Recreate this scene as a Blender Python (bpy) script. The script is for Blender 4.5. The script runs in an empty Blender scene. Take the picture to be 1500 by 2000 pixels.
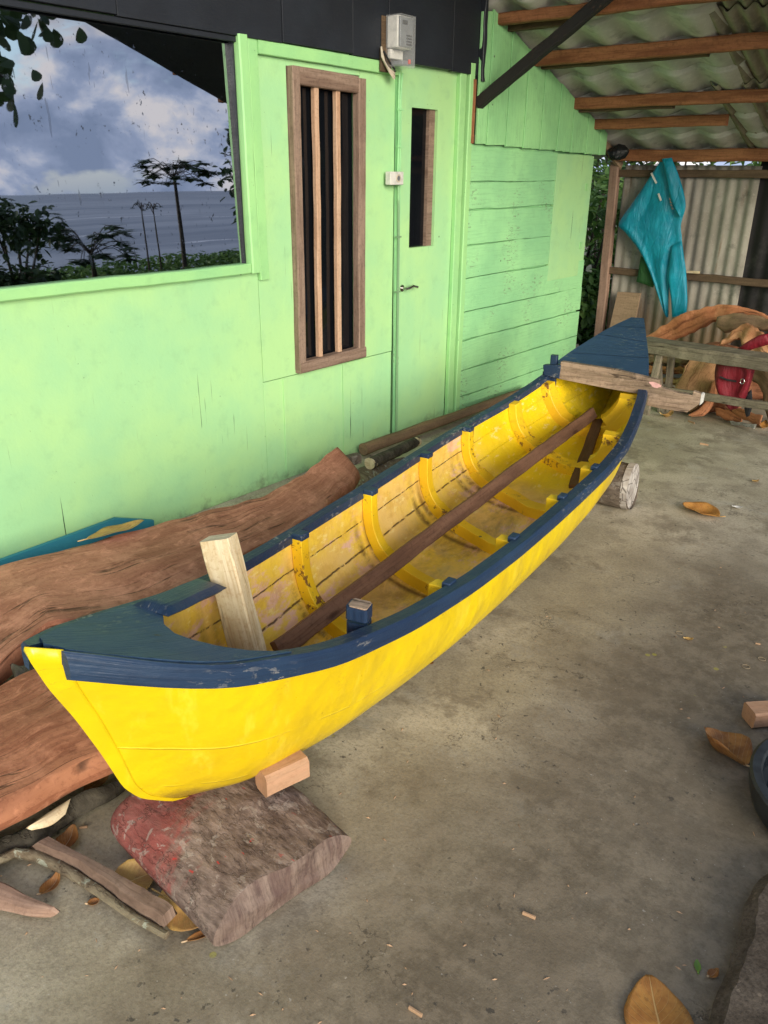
import bpy, math, random
import numpy as np
from mathutils import Vector, Matrix, noise as mno
R = math.radians
random.seed(7)
scene = bpy.context.scene
COL = scene.collection

# ------------------------------------------------------------------ camera
CAM = Vector((2.973, 0.0, 1.55))
PITCH, YAW, ROLL = R(23.194), R(39.2), R(0.628)
FPX = 1560.0
_f = Vector((-math.sin(YAW)*math.cos(PITCH), math.cos(YAW)*math.cos(PITCH), -math.sin(PITCH)))
_r = _f.cross(Vector((0, 0, 1))).normalized()
_u = _r.cross(_f)
RX = math.cos(ROLL)*_r + math.sin(ROLL)*_u
UX = -math.sin(ROLL)*_r + math.cos(ROLL)*_u
cd = bpy.data.cameras.new('camera')
cam = bpy.data.objects.new('camera', cd); COL.objects.link(cam)
cd.sensor_fit = 'VERTICAL'; cd.sensor_height = 36; cd.lens = FPX/2000*36
cd.clip_start = 0.05; cd.clip_end = 9000
cam.matrix_world = Matrix(((RX.x, UX.x, -_f.x, CAM.x), (RX.y, UX.y, -_f.y, CAM.y), (RX.z, UX.z, -_f.z, CAM.z), (0, 0, 0, 1)))
scene.camera = cam

# ------------------------------------------------------------------ light
SUN_AZ, SUN_EL = R(122), R(15)      # azimuth measured from +Y towards +X
SUN_STRENGTH, SKY_STRENGTH, EXPOSURE = 1.5, 0.13, 1.62
CLOUD = 3.2
sun_dir = Vector((math.sin(SUN_AZ)*math.cos(SUN_EL), math.cos(SUN_AZ)*math.cos(SUN_EL), math.sin(SUN_EL)))
sd = bpy.data.lights.new('sun', 'SUN'); sd.energy = SUN_STRENGTH; sd.angle = R(34); sd.color = (1.0, .93, .80)
so = bpy.data.objects.new('sun', sd); COL.objects.link(so)
so.rotation_euler = (-sun_dir).to_track_quat('-Z', 'Y').to_euler()
scene.view_settings.view_transform = 'Standard'; scene.view_settings.look = 'None'
scene.view_settings.exposure = EXPOSURE; scene.view_settings.gamma = 1

def C(r, g, b):
    f = lambda v: (v/255)/12.92 if v/255 <= .04045 else ((v/255+.055)/1.055)**2.4
    return (f(r), f(g), f(b), 1)

class NT:
    def __init__(s, tree): s.t = tree; s.n = tree.nodes; s.l = tree.links
    def new(s, k, **kw):
        n = s.n.new(k)
        for a, b in kw.items(): setattr(n, a, b)
        return n
    def put(s, sock, v):
        if v is None: return
        if isinstance(v, bpy.types.NodeSocket): s.l.new(v, sock)
        else:
            if hasattr(sock.default_value, '__len__'):
                k = len(sock.default_value); v = tuple(v) if hasattr(v, '__len__') else (v,)*k
                v = (v+(1,))[:k]
            sock.default_value = v
    def coord(s, which='Object'): return s.new('ShaderNodeTexCoord').outputs[which]
    def map(s, vec, scale=(1, 1, 1), rot=(0, 0, 0), loc=(0, 0, 0)):
        n = s.new('ShaderNodeMapping'); s.put(n.inputs['Vector'], vec)
        n.inputs['Scale'].default_value = scale; n.inputs['Rotation'].default_value = rot; n.inputs['Location'].default_value = loc
        return n.outputs[0]
    def noise(s, vec, scale=5, detail=4, rough=.55, dist=0):
        n = s.new('ShaderNodeTexNoise'); s.put(n.inputs['Vector'], vec)
        n.inputs['Scale'].default_value = scale; n.inputs['Detail'].default_value = detail
        n.inputs['Roughness'].default_value = rough; n.inputs['Distortion'].default_value = dist
        return n.outputs['Fac']
    def vor(s, vec, scale=5, feature='F1', rnd=1):
        n = s.new('ShaderNodeTexVoronoi', feature=feature); s.put(n.inputs['Vector'], vec); n.inputs['Scale'].default_value = scale
        n.inputs['Randomness'].default_value = rnd
        return n.outputs['Distance']
    def wave(s, vec, scale=5, dist=2, detail=2, dirn='X', kind='BANDS', ds=1.0):
        n = s.new('ShaderNodeTexWave', wave_type=kind)
        if kind == 'BANDS': n.bands_direction = dirn
        else: n.rings_direction = dirn
        s.put(n.inputs['Vector'], vec); n.inputs['Scale'].default_value = scale
        n.inputs['Distortion'].default_value = dist; n.inputs['Detail'].default_value = detail; n.inputs['Detail Scale'].default_value = ds
        return n.outputs['Fac']
    def ramp(s, fac, stops, mode='LINEAR'):
        n = s.new('ShaderNodeValToRGB'); s.put(n.inputs[0], fac); e = n.color_ramp.elements
        n.color_ramp.interpolation = mode
        while len(e) < len(stops): e.new(.5)
        for i, (p, c) in enumerate(stops):
            e[i].position = p; e[i].color = c if hasattr(c, '__len__') else (c, c, c, 1)
        return n.outputs[0]
    def step(s, fac, a, b):       # smooth 0..1 between a and b
        n = s.new('ShaderNodeMapRange', interpolation_type='SMOOTHSTEP'); s.put(n.inputs['Value'], fac)
        n.inputs['From Min'].default_value = a; n.inputs['From Max'].default_value = b
        return n.outputs[0]
    def mix(s, fac, a, b, mode='MIX'):
        n = s.new('ShaderNodeMix', data_type='RGBA', blend_type=mode)
        s.put(n.inputs[0], fac); s.put(n.inputs[6], a); s.put(n.inputs[7], b); return n.outputs[2]
    def m(s, op, a, b=None, c=None):
        n = s.new('ShaderNodeMath', operation=op); s.put(n.inputs[0], a); s.put(n.inputs[1], b); s.put(n.inputs[2], c); return n.outputs[0]
    def sep(s, vec):
        n = s.new('ShaderNodeSeparateXYZ'); s.put(n.inputs[0], vec); return n.outputs
    def bump(s, h, strength=.3, dist=.01, prev=None):
        n = s.new('ShaderNodeBump'); s.put(n.inputs['Height'], h); n.inputs['Strength'].default_value = strength
        n.inputs['Distance'].default_value = dist
        if prev is not None: s.l.new(prev, n.inputs['Normal'])
        return n.outputs[0]

# world: Nishita sky behind procedural clouds
w = bpy.data.worlds.new('World'); scene.world = w; w.use_nodes = True
N = NT(w.node_tree); N.n.clear()
sky = N.new('ShaderNodeTexSky'); sky.sky_type = 'NISHITA'; sky.sun_disc = False
sky.sun_elevation = SUN_EL; sky.sun_rotation = SUN_AZ; sky.air_density = 1.2; sky.dust_density = 1.5
gen = N.coord('Generated')
v = N.map(gen, scale=(1, 1, 2.2))
sx = N.sep(gen)
n1 = N.noise(v, 4.6, 9, .56, .3)
n2 = N.noise(N.map(gen, scale=(1, 1, 5), loc=(3, 1, 2)), 2.3, 5, .5)
el = sx['Z']
hband = N.ramp(el, [(0, .60), (.07, .57), (.11, .45), (.15, .44), (.19, .60), (.5, .55)])
cover = N.step(N.m('ADD', n1, N.m('SUBTRACT', hband, .52)), .42, .50)
n3 = N.noise(N.map(gen, scale=(1, 1, 1.5), loc=(1, .3, .12)), 10.5, 10, .57, .2)
ccol = N.ramp(n3, [(.38, (.34, .42, .60, 1)), (.48, (.48, .56, .76, 1)), (.53, (.72, .76, .90, 1)), (.60, (1.08, 1.0, .98, 1))])
dark = N.step(el, .125, .18)
ccol = N.mix(N.m('MULTIPLY', dark, .75), ccol, (.36, .40, .52, 1))
bg1 = N.new('ShaderNodeBackground'); N.put(bg1.inputs[0], N.mix(.55, sky.outputs[0], (1.5, 2.4, 3.6, 1))); bg1.inputs[1].default_value = SKY_STRENGTH
bg2 = N.new('ShaderNodeBackground'); N.put(bg2.inputs[0], ccol); bg2.inputs[1].default_value = SKY_STRENGTH*CLOUD
ms = N.new('ShaderNodeMixShader'); N.put(ms.inputs[0], cover); N.l.new(bg1.outputs[0], ms.inputs[1]); N.l.new(bg2.outputs[0], ms.inputs[2])
wo = N.new('ShaderNodeOutputWorld'); N.l.new(ms.outputs[0], wo.inputs[0])

# ------------------------------------------------------------------ helpers: points on real planes
def ray(x, y): return _f + RX*((x-750)/FPX) - UX*((y-1000)/FPX)
def atx(x, y, X=0.0):
    d = ray(x, y); return CAM + d*((X-CAM.x)/d.x)
def aty(x, y, Y):
    d = ray(x, y); return CAM + d*(Y/d.y)
def atz(x, y, z=0.0):
    d = ray(x, y); return CAM + d*((z-CAM.z)/d.z)
def nz(p, s=1.0, o=0.0):
    return mno.noise(Vector((p[0]*s+o, p[1]*s-o*.7, p[2]*s+o*1.3)))

def tag(o, label=None, cat=None, group=None, kind=None):
    if label: o['label'] = label
    if cat: o['category'] = cat
    if group: o['group'] = group
    if kind: o['kind'] = kind
    return o
def thing(name, label, cat, loc=(0, 0, 0), rz=0, group=None):
    o = bpy.data.objects.new(name, None); COL.objects.link(o); o.empty_display_size = .1
    o.location = loc; o.rotation_euler = (0, 0, rz)
    return tag(o, label, cat, group)
ROOT = {}
def wloc(o):
    v = Vector((0, 0, 0))
    while o is not None: v += o.location; o = o.parent
    return v

class M:
    def __init__(s): s.v = []; s.f = []; s.uv = []; s.mi = []; s.mat = 0
    def add(s, verts, faces, uvs=None):
        b = len(s.v); s.v += [Vector(p) for p in verts]
        for i, f in enumerate(faces):
            s.f.append([b+k for k in f]); s.mi.append(s.mat)
            if uvs is not None: s.uv.append([uvs[k] for k in f])
            else:
                p = [s.v[b+k] for k in f]; n = (p[1]-p[0]).cross(p[-1]-p[0])
                a = [abs(n.x), abs(n.y), abs(n.z)].index(max(abs(n.x), abs(n.y), abs(n.z)))
                s.uv.append([((q.y, q.z), (q.x, q.z), (q.y, q.x))[a] for q in p])
        return s
    def box(s, lo, hi):
        x0, y0, z0 = lo; x1, y1, z1 = hi
        x0, x1 = min(x0, x1), max(x0, x1); y0, y1 = min(y0, y1), max(y0, y1); z0, z1 = min(z0, z1), max(z0, z1)
        vs = [(x0, y0, z0), (x1, y0, z0), (x1, y1, z0), (x0, y1, z0), (x0, y0, z1), (x1, y0, z1), (x1, y1, z1), (x0, y1, z1)]
        return s.add(vs, [(0, 3, 2, 1), (4, 5, 6, 7), (0, 1, 5, 4), (1, 2, 6, 5), (2, 3, 7, 6), (3, 0, 4, 7)])
    def board(s, p0, p1, wdt, th, up=(0, 0, 1), n=None, wob=.002, ch=.12, taper=1.0, seed=None):
        p0 = Vector(p0); p1 = Vector(p1); d = p1-p0; L = d.length; d.normalize()
        up = Vector(up); side = d.cross(up).normalized(); upn = side.cross(d).normalized()   # width along upn, thickness along side
        if n is None: n = max(2, int(L/.06))
        sd = seed if seed is not None else random.random()*50
        c = min(wdt, th)*ch; a, b = wdt/2, th/2
        prof = [(-a+c, -b), (a-c, -b), (a, -b+c), (a, b-c), (a-c, b), (-a+c, b), (-a, b-c), (-a, -b+c)]
        vs, us, fs = [], [], []
        per = [0]
        for i in range(8):
            q, r2 = prof[i], prof[(i+1) % 8]; per.append(per[-1]+math.hypot(q[0]-r2[0], q[1]-r2[1]))
        for i in range(n+1):
            t = i/n; k = 1+(taper-1)*t
            for j in range(9):
                q = prof[j % 8]
                p = p0+d*(L*t)+upn*(q[0]*k)+side*(q[1]*k)
                if wob: p = p+upn*(nz(p, 9, sd)*wob)+side*(nz(p, 9, sd+9)*wob)+upn*(nz((t*L*2.5, 0, 0), 1, sd)*wob*1.5)
                vs.append(p); us.append((t*L+sd, per[j]+sd))
        for i in range(n):
            for j in range(8):
                fs.append((i*9+j, i*9+j+1, (i+1)*9+j+1, (i+1)*9+j))
        s.add(vs, fs, us)
        for i, rev in ((0, False), (n, True)):
            ring = [vs[i*9+j] for j in range(8)]
            f = list(range(8)); f = f[::-1] if not rev else f
            s.add(ring, [f], [(sd+prof[j][0]*.3, prof[j][1]) for j in range(8)])
        return s
    def prism(s, pts, off):
        """polygon pts (3D) extruded by vector off"""
        n = len(pts); pts = [Vector(p) for p in pts]; off = Vector(off)
        vs = pts+[p+off for p in pts]
        fs = [list(range(n))[::-1], list(range(n, 2*n))]+[(i, (i+1) % n, n+(i+1) % n, n+i) for i in range(n)]
        return s.add(vs, fs)
    def tube(s, path, rad, seg=10, cap=True, wob=0, sd=0, sx=1.0):
        path = [Vector(p) for p in path]; n = len(path)
        if not hasattr(rad, '__len__'): rad = [rad]*n
        vs, us, fs = [], [], []; acc = 0; prevx = None
        for i, p in enumerate(path):
            d = (path[min(i+1, n-1)]-path[max(i-1, 0)]).normalized()
            if prevx is None:
                a = Vector((0, 0, 1)) if abs(d.z) < .9 else Vector((1, 0, 0)); x = d.cross(a).normalized()
            else: x = (prevx-d*prevx.dot(d)).normalized()
            prevx = x; y = d.cross(x)
            if i: acc += (p-path[i-1]).length
            for j in range(seg+1):
                a = 2*math.pi*(j % seg)/seg; r = rad[i]
                q = p+x*(math.cos(a)*r*sx)+y*(math.sin(a)*r)
                if wob: q = q+(q-p).normalized()*nz(q, 1/(r*1.2+.001), sd)*wob
                vs.append(q); us.append((acc, j/seg*2*math.pi*rad[i]))
        for i in range(n-1):
            for j in range(seg): fs.append((i*(seg+1)+j, i*(seg+1)+j+1, (i+1)*(seg+1)+j+1, (i+1)*(seg+1)+j))
        s.add(vs, fs, us)
        if cap:
            for i in (0, n-1):
                ring = [vs[i*(seg+1)+j] for j in range(seg)]; f = list(range(seg))
                s.add(ring, [f if i else f[::-1]], [(math.cos(2*math.pi*j/seg)*rad[i], math.sin(2*math.pi*j/seg)*rad[i]) for j in range(seg)])
        return s
    def grid(s, fn, nu, nv, uvf=None, flip=False):
        vs, us, fs = [], [], []
        for i in range(nu+1):
            for j in range(nv+1):
                p = fn(i/nu, j/nv); vs.append(p); us.append(uvf(i/nu, j/nv) if uvf else (i/nu, j/nv))
        for i in range(nu):
            for j in range(nv):
                a = i*(nv+1)+j; f = (a, a+nv+1, a+nv+2, a+1); fs.append(f[::-1] if flip else f)
        return s.add(vs, fs, us)
    def loft(s, A, B, normal, th, nu=24, nv=8, rnd=.5, amp=0, fs=6, seed=0, edge=0, ripple=None):
        """closed slab between two edge polylines A and B (3D), thickness th along normal; rnd: edge roundness"""
        A = rs(A, nu); B = rs(B, nu); nrm = Vector(normal).normalized()
        L = sum((A[i+1]-A[i]).length for i in range(nu)); W = sum((A[i]-B[i]).length for i in range(nu+1))/(nu+1)
        def P(i, vv, side):
            p = A[i].lerp(B[i], vv)
            e = max(0, 1-(2*vv-1)**2)**rnd; eu = max(0, 1-(2*i/nu-1)**2)**(rnd*.5) if rnd else 1
            if edge: p = p+(A[i]-B[i]).normalized()*nz(p, fs*2, seed+5)*edge
            o = nrm*(side*th*.5*e*eu)
            if amp: o += nrm*nz(p, fs, seed)*amp
            if ripple: o += nrm*ripple(i/nu, vv)
            return p+o
        vs, us, fc = [], [], []
        ring = [(j/nv, 1) for j in range(nv+1)]+[(1-j/nv, -1) for j in range(nv+1)]
        m_ = len(ring); per = 0; pu = []
        for k, (a, b) in enumerate(ring):
            pu.append(a*W if b > 0 else W+th+(1-a)*W)
        for i in range(nu+1):
            for k, (a, b) in enumerate(ring):
                vs.append(P(i, a, b)); us.append((i/nu*L+seed, pu[k]+seed))
        for i in range(nu):
            for k in range(m_-1):
                fc.append((i*m_+k, i*m_+k+1, (i+1)*m_+k+1, (i+1)*m_+k))
            fc.append((i*m_+m_-1, i*m_, (i+1)*m_, (i+1)*m_+m_-1))
        for i in (0, nu):
            f = [i*m_+k for k in range(m_)]; fc.append(f if i == 0 else f[::-1])
        return s.add(vs, fc, us)
    def build(s, name, mat, parent=None, smooth=True, local=False, bevel=0, angle=35, solid=0, sub=0, origin=None, recalc=True):
        me = bpy.data.meshes.new(name)
        off = Vector((0, 0, 0))
        if parent is not None and not local: off = wloc(parent)
        elif parent is None:
            if origin is not None: off = Vector(origin)
            else:
                xs = [p.x for p in s.v]; ys = [p.y for p in s.v]; zs_ = [p.z for p in s.v]
                off = Vector(((min(xs)+max(xs))/2, (min(ys)+max(ys))/2, min(zs_)))
        me.from_pydata([tuple(p-off) for p in s.v], [], s.f)
        uvl = me.uv_layers.new(name='UVMap'); k = 0
        flat = []
        for u in s.uv:
            for q in u: flat += [q[0], q[1]]
        uvl.data.foreach_set('uv', flat)
        mats = mat if isinstance(mat, (list, tuple)) else [mat]
        for q in mats: me.materials.append(q)
        if len(mats) > 1: me.polygons.foreach_set('material_index', s.mi)
        me.update()
        if recalc:
            import bmesh
            bm = bmesh.new(); bm.from_mesh(me); bmesh.ops.remove_doubles(bm, verts=bm.verts, dist=1e-5)
            bmesh.ops.recalc_face_normals(bm, faces=bm.faces); bm.to_mesh(me); bm.free()
        if smooth:
            me.polygons.foreach_set('use_smooth', [True]*len(me.polygons)); me.set_sharp_from_angle(angle=R(angle))
        o = bpy.data.objects.new(name, me); COL.objects.link(o)
        if parent is not None: o.parent = parent
        else: o.location = off
        if solid:
            q = o.modifiers.new('solid', 'SOLIDIFY'); q.thickness = solid; q.offset = 0
        if bevel:
            q = o.modifiers.new('bevel', 'BEVEL'); q.width = bevel; q.segments = 2; q.limit_method = 'ANGLE'; q.angle_limit = R(40)
        if sub:
            q = o.modifiers.new('sub', 'SUBSURF'); q.levels = sub; q.render_levels = sub
        return o

def rs(pts, n):
    pts = [Vector(p) for p in pts]
    if len(pts) > 2:   # catmull-rom pass for smoothness
        ex = [pts[0]*2-pts[1]]+pts+[pts[-1]*2-pts[-2]]; out = []
        for i in range(1, len(ex)-2):
            for k in range(6):
                t = k/6; a, b, c, d = ex[i-1], ex[i], ex[i+1], ex[i+2]
                out.append(.5*((2*b)+(c-a)*t+(2*a-5*b+4*c-d)*t*t+(3*b-a-3*c+d)*t**3))
        out.append(pts[-1]); pts = out
    L = [0]
    for i in range(1, len(pts)): L.append(L[-1]+(pts[i]-pts[i-1]).length)
    res = []; j = 0
    for i in range(n+1):
        t = L[-1]*i/n
        while j < len(L)-2 and L[j+1] < t: j += 1
        k = (t-L[j])/max(1e-9, L[j+1]-L[j]); res.append(pts[j].lerp(pts[j+1], min(1, max(0, k))))
    return res

# ------------------------------------------------------------------ materials
def newmat(name):
    m = bpy.data.materials.new(name); m.use_nodes = True; t = NT(m.node_tree); t.n.clear()
    b = t.new('ShaderNodeBsdfPrincipled'); o = t.new('ShaderNodeOutputMaterial'); t.l.new(b.outputs[0], o.inputs[0])
    return m, t, b
def fin(t, b, col=None, rough=None, nrm=None, spec=None, metal=None, **kw):
    t.put(b.inputs['Base Color'], col); t.put(b.inputs['Roughness'], rough)
    if nrm is not None: t.l.new(nrm, b.inputs['Normal'])
    t.put(b.inputs['Specular IOR Level'], spec); t.put(b.inputs['Metallic'], metal)
    for k, v_ in kw.items(): t.put(b.inputs[k.replace('_', ' ')], v_)

def paint(name, col, col2=None, rough=.5, cracks=0, specks=.5, streak=None, worn=None, wornamt=0, bumpy=.25, dirtz=0, spec=.4, grain=0):
    m, t, b = newmat(name); oc = t.coord('Object'); uv = t.coord('UV')
    col2 = col2 or tuple(c*.86 for c in col[:3])+(1,)
    c = t.mix(t.step(t.noise(oc, 1.9, 6, .6), .35, .68), col, col2)
    c = t.mix(t.m('MULTIPLY', t.step(t.noise(oc, 11, 6, .65), .5, .72), .35), c, tuple(x*.8 for x in col2[:3])+(1,))
    h = t.noise(oc, 60, 5, .6)
    big = t.noise(oc, 7, 3, .5)
    if grain:
        g = t.noise(t.map(uv, scale=(1.2, 26, 1)), 4, 6, .6, .4)
        c = t.mix(t.m('MULTIPLY', t.step(g, .45, .75), grain), c, tuple(x*.62 for x in col2[:3])+(1,))
        big = t.m('ADD', t.m('MULTIPLY', g, 1.2), big)
    if specks:
        sp = t.step(t.noise(oc, 85, 3, .5), .70, .76)
        msk = t.step(t.noise(oc, 5, 3, .5), .42, .62)
        c = t.mix(t.m('MULTIPLY', t.m('MULTIPLY', sp, msk), specks), c, (.05, .07, .04, 1))
    if cracks:
        cr = t.noise(t.map(oc, scale=(95, 95, 1.3)), 1, 3, .5)
        cm = t.m('MULTIPLY', t.step(cr, .69, .715), t.step(t.noise(oc, 2.2, 2, .5), .50, .54))
        c = t.mix(t.m('MULTIPLY', cm, cracks), c, (.02, .035, .02, 1))
        sc = t.noise(t.map(oc, scale=(8, 8, 1.0)), 5, 5, .6)
        c = t.mix(t.m('MULTIPLY', t.step(sc, .56, .78), .22), c, tuple(min(1, x*1.12) for x in col[:3])+(1,))
    if dirtz:
        z = t.sep(oc)['Z']
        dz = t.m('ADD', t.m('MULTIPLY', z, -3.2), t.m('MULTIPLY', t.noise(oc, 9, 7, .7), 1.3))
        c = t.mix(t.m('MULTIPLY', t.step(dz, .45, .95), dirtz), c, (.10, .11, .075, 1))
    if worn:
        wn = t.noise(t.map(uv, scale=(1, 2.5, 1)) if grain else oc, 26, 8, .72)
        wm = t.noise(oc, 3.3, 3, .5)
        wk = t.m('MULTIPLY', t.step(wn, .555, .585), t.step(wm, .5-wornamt*.2, .62-wornamt*.2))
        c = t.mix(wk, c, worn); h = t.m('SUBTRACT', h, t.m('MULTIPLY', wk, .6))
    nd = t.vor(oc, 4.2); c = t.mix(t.m('MULTIPLY', t.step(nd, .034, .020), .8 if specks else 0), c, (.05, .04, .03, 1))
    n = t.bump(h, bumpy, .0025); n = t.bump(big, bumpy*.8, .006, n)
    r = t.m('ADD', rough-.08, t.m('MULTIPLY', t.noise(oc, 14, 4, .6), .2))
    fin(t, b, c, r, n, spec)
    return m

def wood(name, a, bcol, dark=None, rough=.75, sc=1.0, fine=.5, saw=0, stain=0, bump=.35, knots=0, dist=.3, crack=0):
    m, t, b = newmat(name); uv = t.coord('UV'); oc = t.coord('Object')
    dark = dark or tuple(x*.35 for x in a[:3])+(1,)
    base = t.map(uv, scale=(1*sc, 9*sc, 1))
    g1 = t.noise(base, 2.2, 8, .66, dist)
    g2 = t.noise(t.map(uv, scale=(2.2*sc, 60*sc, 1)), 2.5, 4, .6, .2)
    c = t.mix(t.step(g1, .32, .66), a, bcol)
    c = t.mix(t.m('MULTIPLY', t.step(g2, .48, .74), fine), c, dark)
    big = t.noise(oc, 2.7, 4, .6)
    c = t.mix(t.m('MULTIPLY', t.step(big, .5, .75), .4), c, tuple(x*.6 for x in a[:3])+(1,))
    c = t.mix(t.m('MULTIPLY', t.step(t.noise(oc, 3.4, 3, .55, 1), .55, .8), .35), c, tuple(min(1, x*1.5) for x in bcol[:3])+(1,))
    h = t.m('ADD', t.m('MULTIPLY', g2, .6), g1)
    fine_n = t.noise(t.map(oc, scale=(1, 1, 1)), 70, 6, .75)
    c = t.mix(t.m('MULTIPLY', t.step(fine_n, .50, .62), .30), c, dark)
    if crack:
        ck = t.step(t.m('ABSOLUTE', t.m('SUBTRACT', t.noise(t.map(uv, scale=(.45, 7, 1)), 2.1, 3, .5), .5)), .012, .002)
        ck = t.m('MULTIPLY', ck, t.step(t.noise(oc, 3.1, 3, .5), .46, .56))
        c = t.mix(t.m('MULTIPLY', ck, crack), c, (.02, .012, .008, 1)); h = t.m('SUBTRACT', h, ck)
        pt = t.step(t.noise(t.map(oc, loc=(4, 1, 2)), 5.5, 9, .72), .50, .62)
        c = t.mix(t.m('MULTIPLY', pt, .45), c, tuple(min(1, x*1.35+.02) for x in bcol[:3])+(1,))
    if saw:
        s_ = t.noise(t.map(uv, scale=(7, 14, 1), rot=(0, 0, .35)), 1.8, 8, .7, .8)
        c = t.mix(t.m('MULTIPLY', t.step(s_, .5, .72), saw), c, tuple(min(1, x*1.7+.02) for x in bcol[:3])+(1,)); h = t.m('ADD', h, t.m('MULTIPLY', s_, .5))
    if knots:
        kn = t.vor(t.map(uv, scale=(1.3, 5, 1)), 2.4)
        c = t.mix(t.m('MULTIPLY', t.step(kn, .16, .05), knots), c, dark)
    if stain:
        st = t.step(t.noise(oc, 9, 8, .7), .55, .7)
        c = t.mix(t.m('MULTIPLY', st, stain), c, dark)
    n = t.bump(h, bump, .004); n = t.bump(t.noise(oc, 140, 3, .6), bump*.5, .001, n)
    fin(t, b, c, rough, n, .25)
    return m

def barkmat(name, a, b2, patches=None, red=0, sc=1.0):
    m, t, b = newmat(name); oc = t.coord('Object')
    n1 = t.noise(t.map(oc, scale=(.55, 1.2, 1.2)), 13*sc, 10, .74, .12); v_ = t.vor(t.map(oc, scale=(.5, 1.3, 1.3)), 30*sc)
    c = t.mix(t.step(n1, .36, .64), a, b2)
    c = t.mix(t.m('MULTIPLY', t.step(v_, .45, .1), .35), c, tuple(x*.4 for x in a[:3])+(1,))
    if red:
        x = t.sep(oc)['X']
        rm = t.m('ADD', t.m('ADD', t.m('MULTIPLY', x, -2.6), t.m('MULTIPLY', t.sep(oc)['Y'], -1.7)), t.m('MULTIPLY', t.noise(t.map(oc, scale=(2, .8, 1)), 12, 9, .75), 1.1))
        c = t.mix(t.m('MULTIPLY', t.step(rm, .70, .95), .75), c, (.28, .06, .05, 1))
        sp = t.m('MULTIPLY', t.step(t.noise(t.map(oc, scale=(1, 2, 1)), 30, 3, .5), .69, .715), t.step(t.noise(oc, 4, 2, .5), .42, .55))
        c = t.mix(t.m('MULTIPLY', sp, .9), c, (.48, .05, .04, 1))
    if patches:
        pm = t.step(t.noise(t.map(oc, loc=(4, 2, 7)), 16*sc, 7, .62, .8), .57, .60)
        c = t.mix(t.m('MULTIPLY', pm, .55), c, patches)
    st_k = t.noise(t.map(oc, scale=(6, 60, 60)), 1.5, 6, .7)
    c = t.mix(t.m('MULTIPLY', t.step(st_k, .50, .62), .22), c, tuple(x*.45 for x in a[:3])+(1,))
    rg_ = t.step(t.m('ABSOLUTE', t.m('SUBTRACT', t.noise(t.map(oc, scale=(1, 2.2, 2.2)), 5*sc, 5, .6), .5)), .012, .003)
    c = t.mix(t.m('MULTIPLY', rg_, .25), c, (.03, .02, .015, 1))
    h = t.m('SUBTRACT', t.m('ADD', n1, t.m('MULTIPLY', v_, .5)), t.m('MULTIPLY', rg_, .4))
    fin(t, b, c, .85, t.bump(h, .7, .012), .2)
    return m

GREEN = C(168, 236, 142)
m_green = paint('green_paint', (.385, .64, .275, 1), (.315, .59, .295, 1), rough=.6, cracks=.95, specks=.8, dirtz=.8, bumpy=.35)
m_green_board = paint('green_board_paint', (.33, .66, .30, 1), (.25, .54, .26, 1), rough=.5, specks=.8, dirtz=.6, bumpy=.4, grain=.28, worn=(.20, .30, .16, 1), wornamt=-.1)
m_lime = paint('lime_trim_paint', (.33, .62, .245, 1), (.27, .55, .235, 1), rough=.55, specks=.7, bumpy=.3)
m_gable = paint('gable_green_paint', (.33, .66, .28, 1), (.25, .53, .23, 1), rough=.6, specks=.8, bumpy=.4, grain=.45)
m_black = paint('black_paint', (.013, .015, .020, 1), (.018, .022, .030, 1), rough=.5, specks=0, bumpy=.3, grain=.1)
m_beamblack = paint('black_beam_paint', (.010, .009, .009, 1), (.016, .013, .012, 1), rough=.7, specks=0, bumpy=.5, grain=.2, worn=(.05, .03, .02, 1))
m_navy = paint('navy_paint', (.020, .045, .090, 1), (.013, .029, .068, 1), rough=.42, specks=.3, bumpy=.5, grain=.5, worn=(.20, .20, .20, 1), wornamt=.0)
m_deck = paint('faded_navy_paint', (.032, .075, .145, 1), (.026, .062, .115, 1), rough=.5, specks=.5, bumpy=.6, grain=.6, worn=(.09, .13, .15, 1), wornamt=.2)
m_ribY = paint('yellow_rib_paint', (.85, .56, .012, 1), (.76, .44, .015, 1), rough=.42, specks=1, bumpy=.45, worn=(.20, .09, .02, 1), wornamt=.1)
m_bluepaint = paint('turquoise_board_paint', (.03, .22, .30, 1), rough=.6)
m_brownframe = wood('bare_brown_wood', C(116, 94, 80), C(146, 124, 108), dark=C(70, 54, 44), fine=.6, bump=.4, stain=.25)
m_mullion = wood('pale_brown_wood', C(176, 140, 112), C(196, 165, 138), dark=C(120, 84, 62), fine=.35)
m_darkplank = wood('dark_brown_plank', C(104, 74, 56), C(132, 98, 76), dark=C(62, 36, 26), fine=.5, knots=.8, rough=.6)
m_stick = wood('dull_brown_board', C(88, 66, 36), C(116, 84, 52), dark=C(50, 36, 20), rough=.7)
m_rawpost = wood('fresh_pale_wood', C(196, 174, 132), C(222, 206, 172), dark=C(164, 124, 80), fine=.6, bump=.3, crack=.4)
m_cross = wood('weathered_crossbar_wood', C(124, 106, 86), C(170, 146, 124), dark=C(74, 56, 44), fine=.75, knots=.8, stain=.35, crack=.8)
m_cream = wood('orange_cut_block', C(196, 152, 120), C(172, 136, 106), dark=C(150, 108, 76), fine=.4, stain=.1)
m_slab = wood('red_brown_slab', C(146, 94, 72), C(178, 124, 98), dark=C(104, 60, 45), sc=.8, saw=.5, fine=.35, bump=.6, stain=.12, crack=.7, dist=.02)
m_slab2 = wood('red_brown_slab_low', C(134, 82, 58), C(168, 114, 84), dark=C(94, 52, 38), sc=.7, saw=.5, fine=.35, bump=.6, stain=.12, crack=.7, dist=.02)
m_orange = wood('orange_driftwood', C(158, 98, 62), C(188, 128, 90), dark=C(86, 44, 26), sc=.22, fine=.9, bump=1.0, dist=.5, crack=.9, stain=.3)
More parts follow.
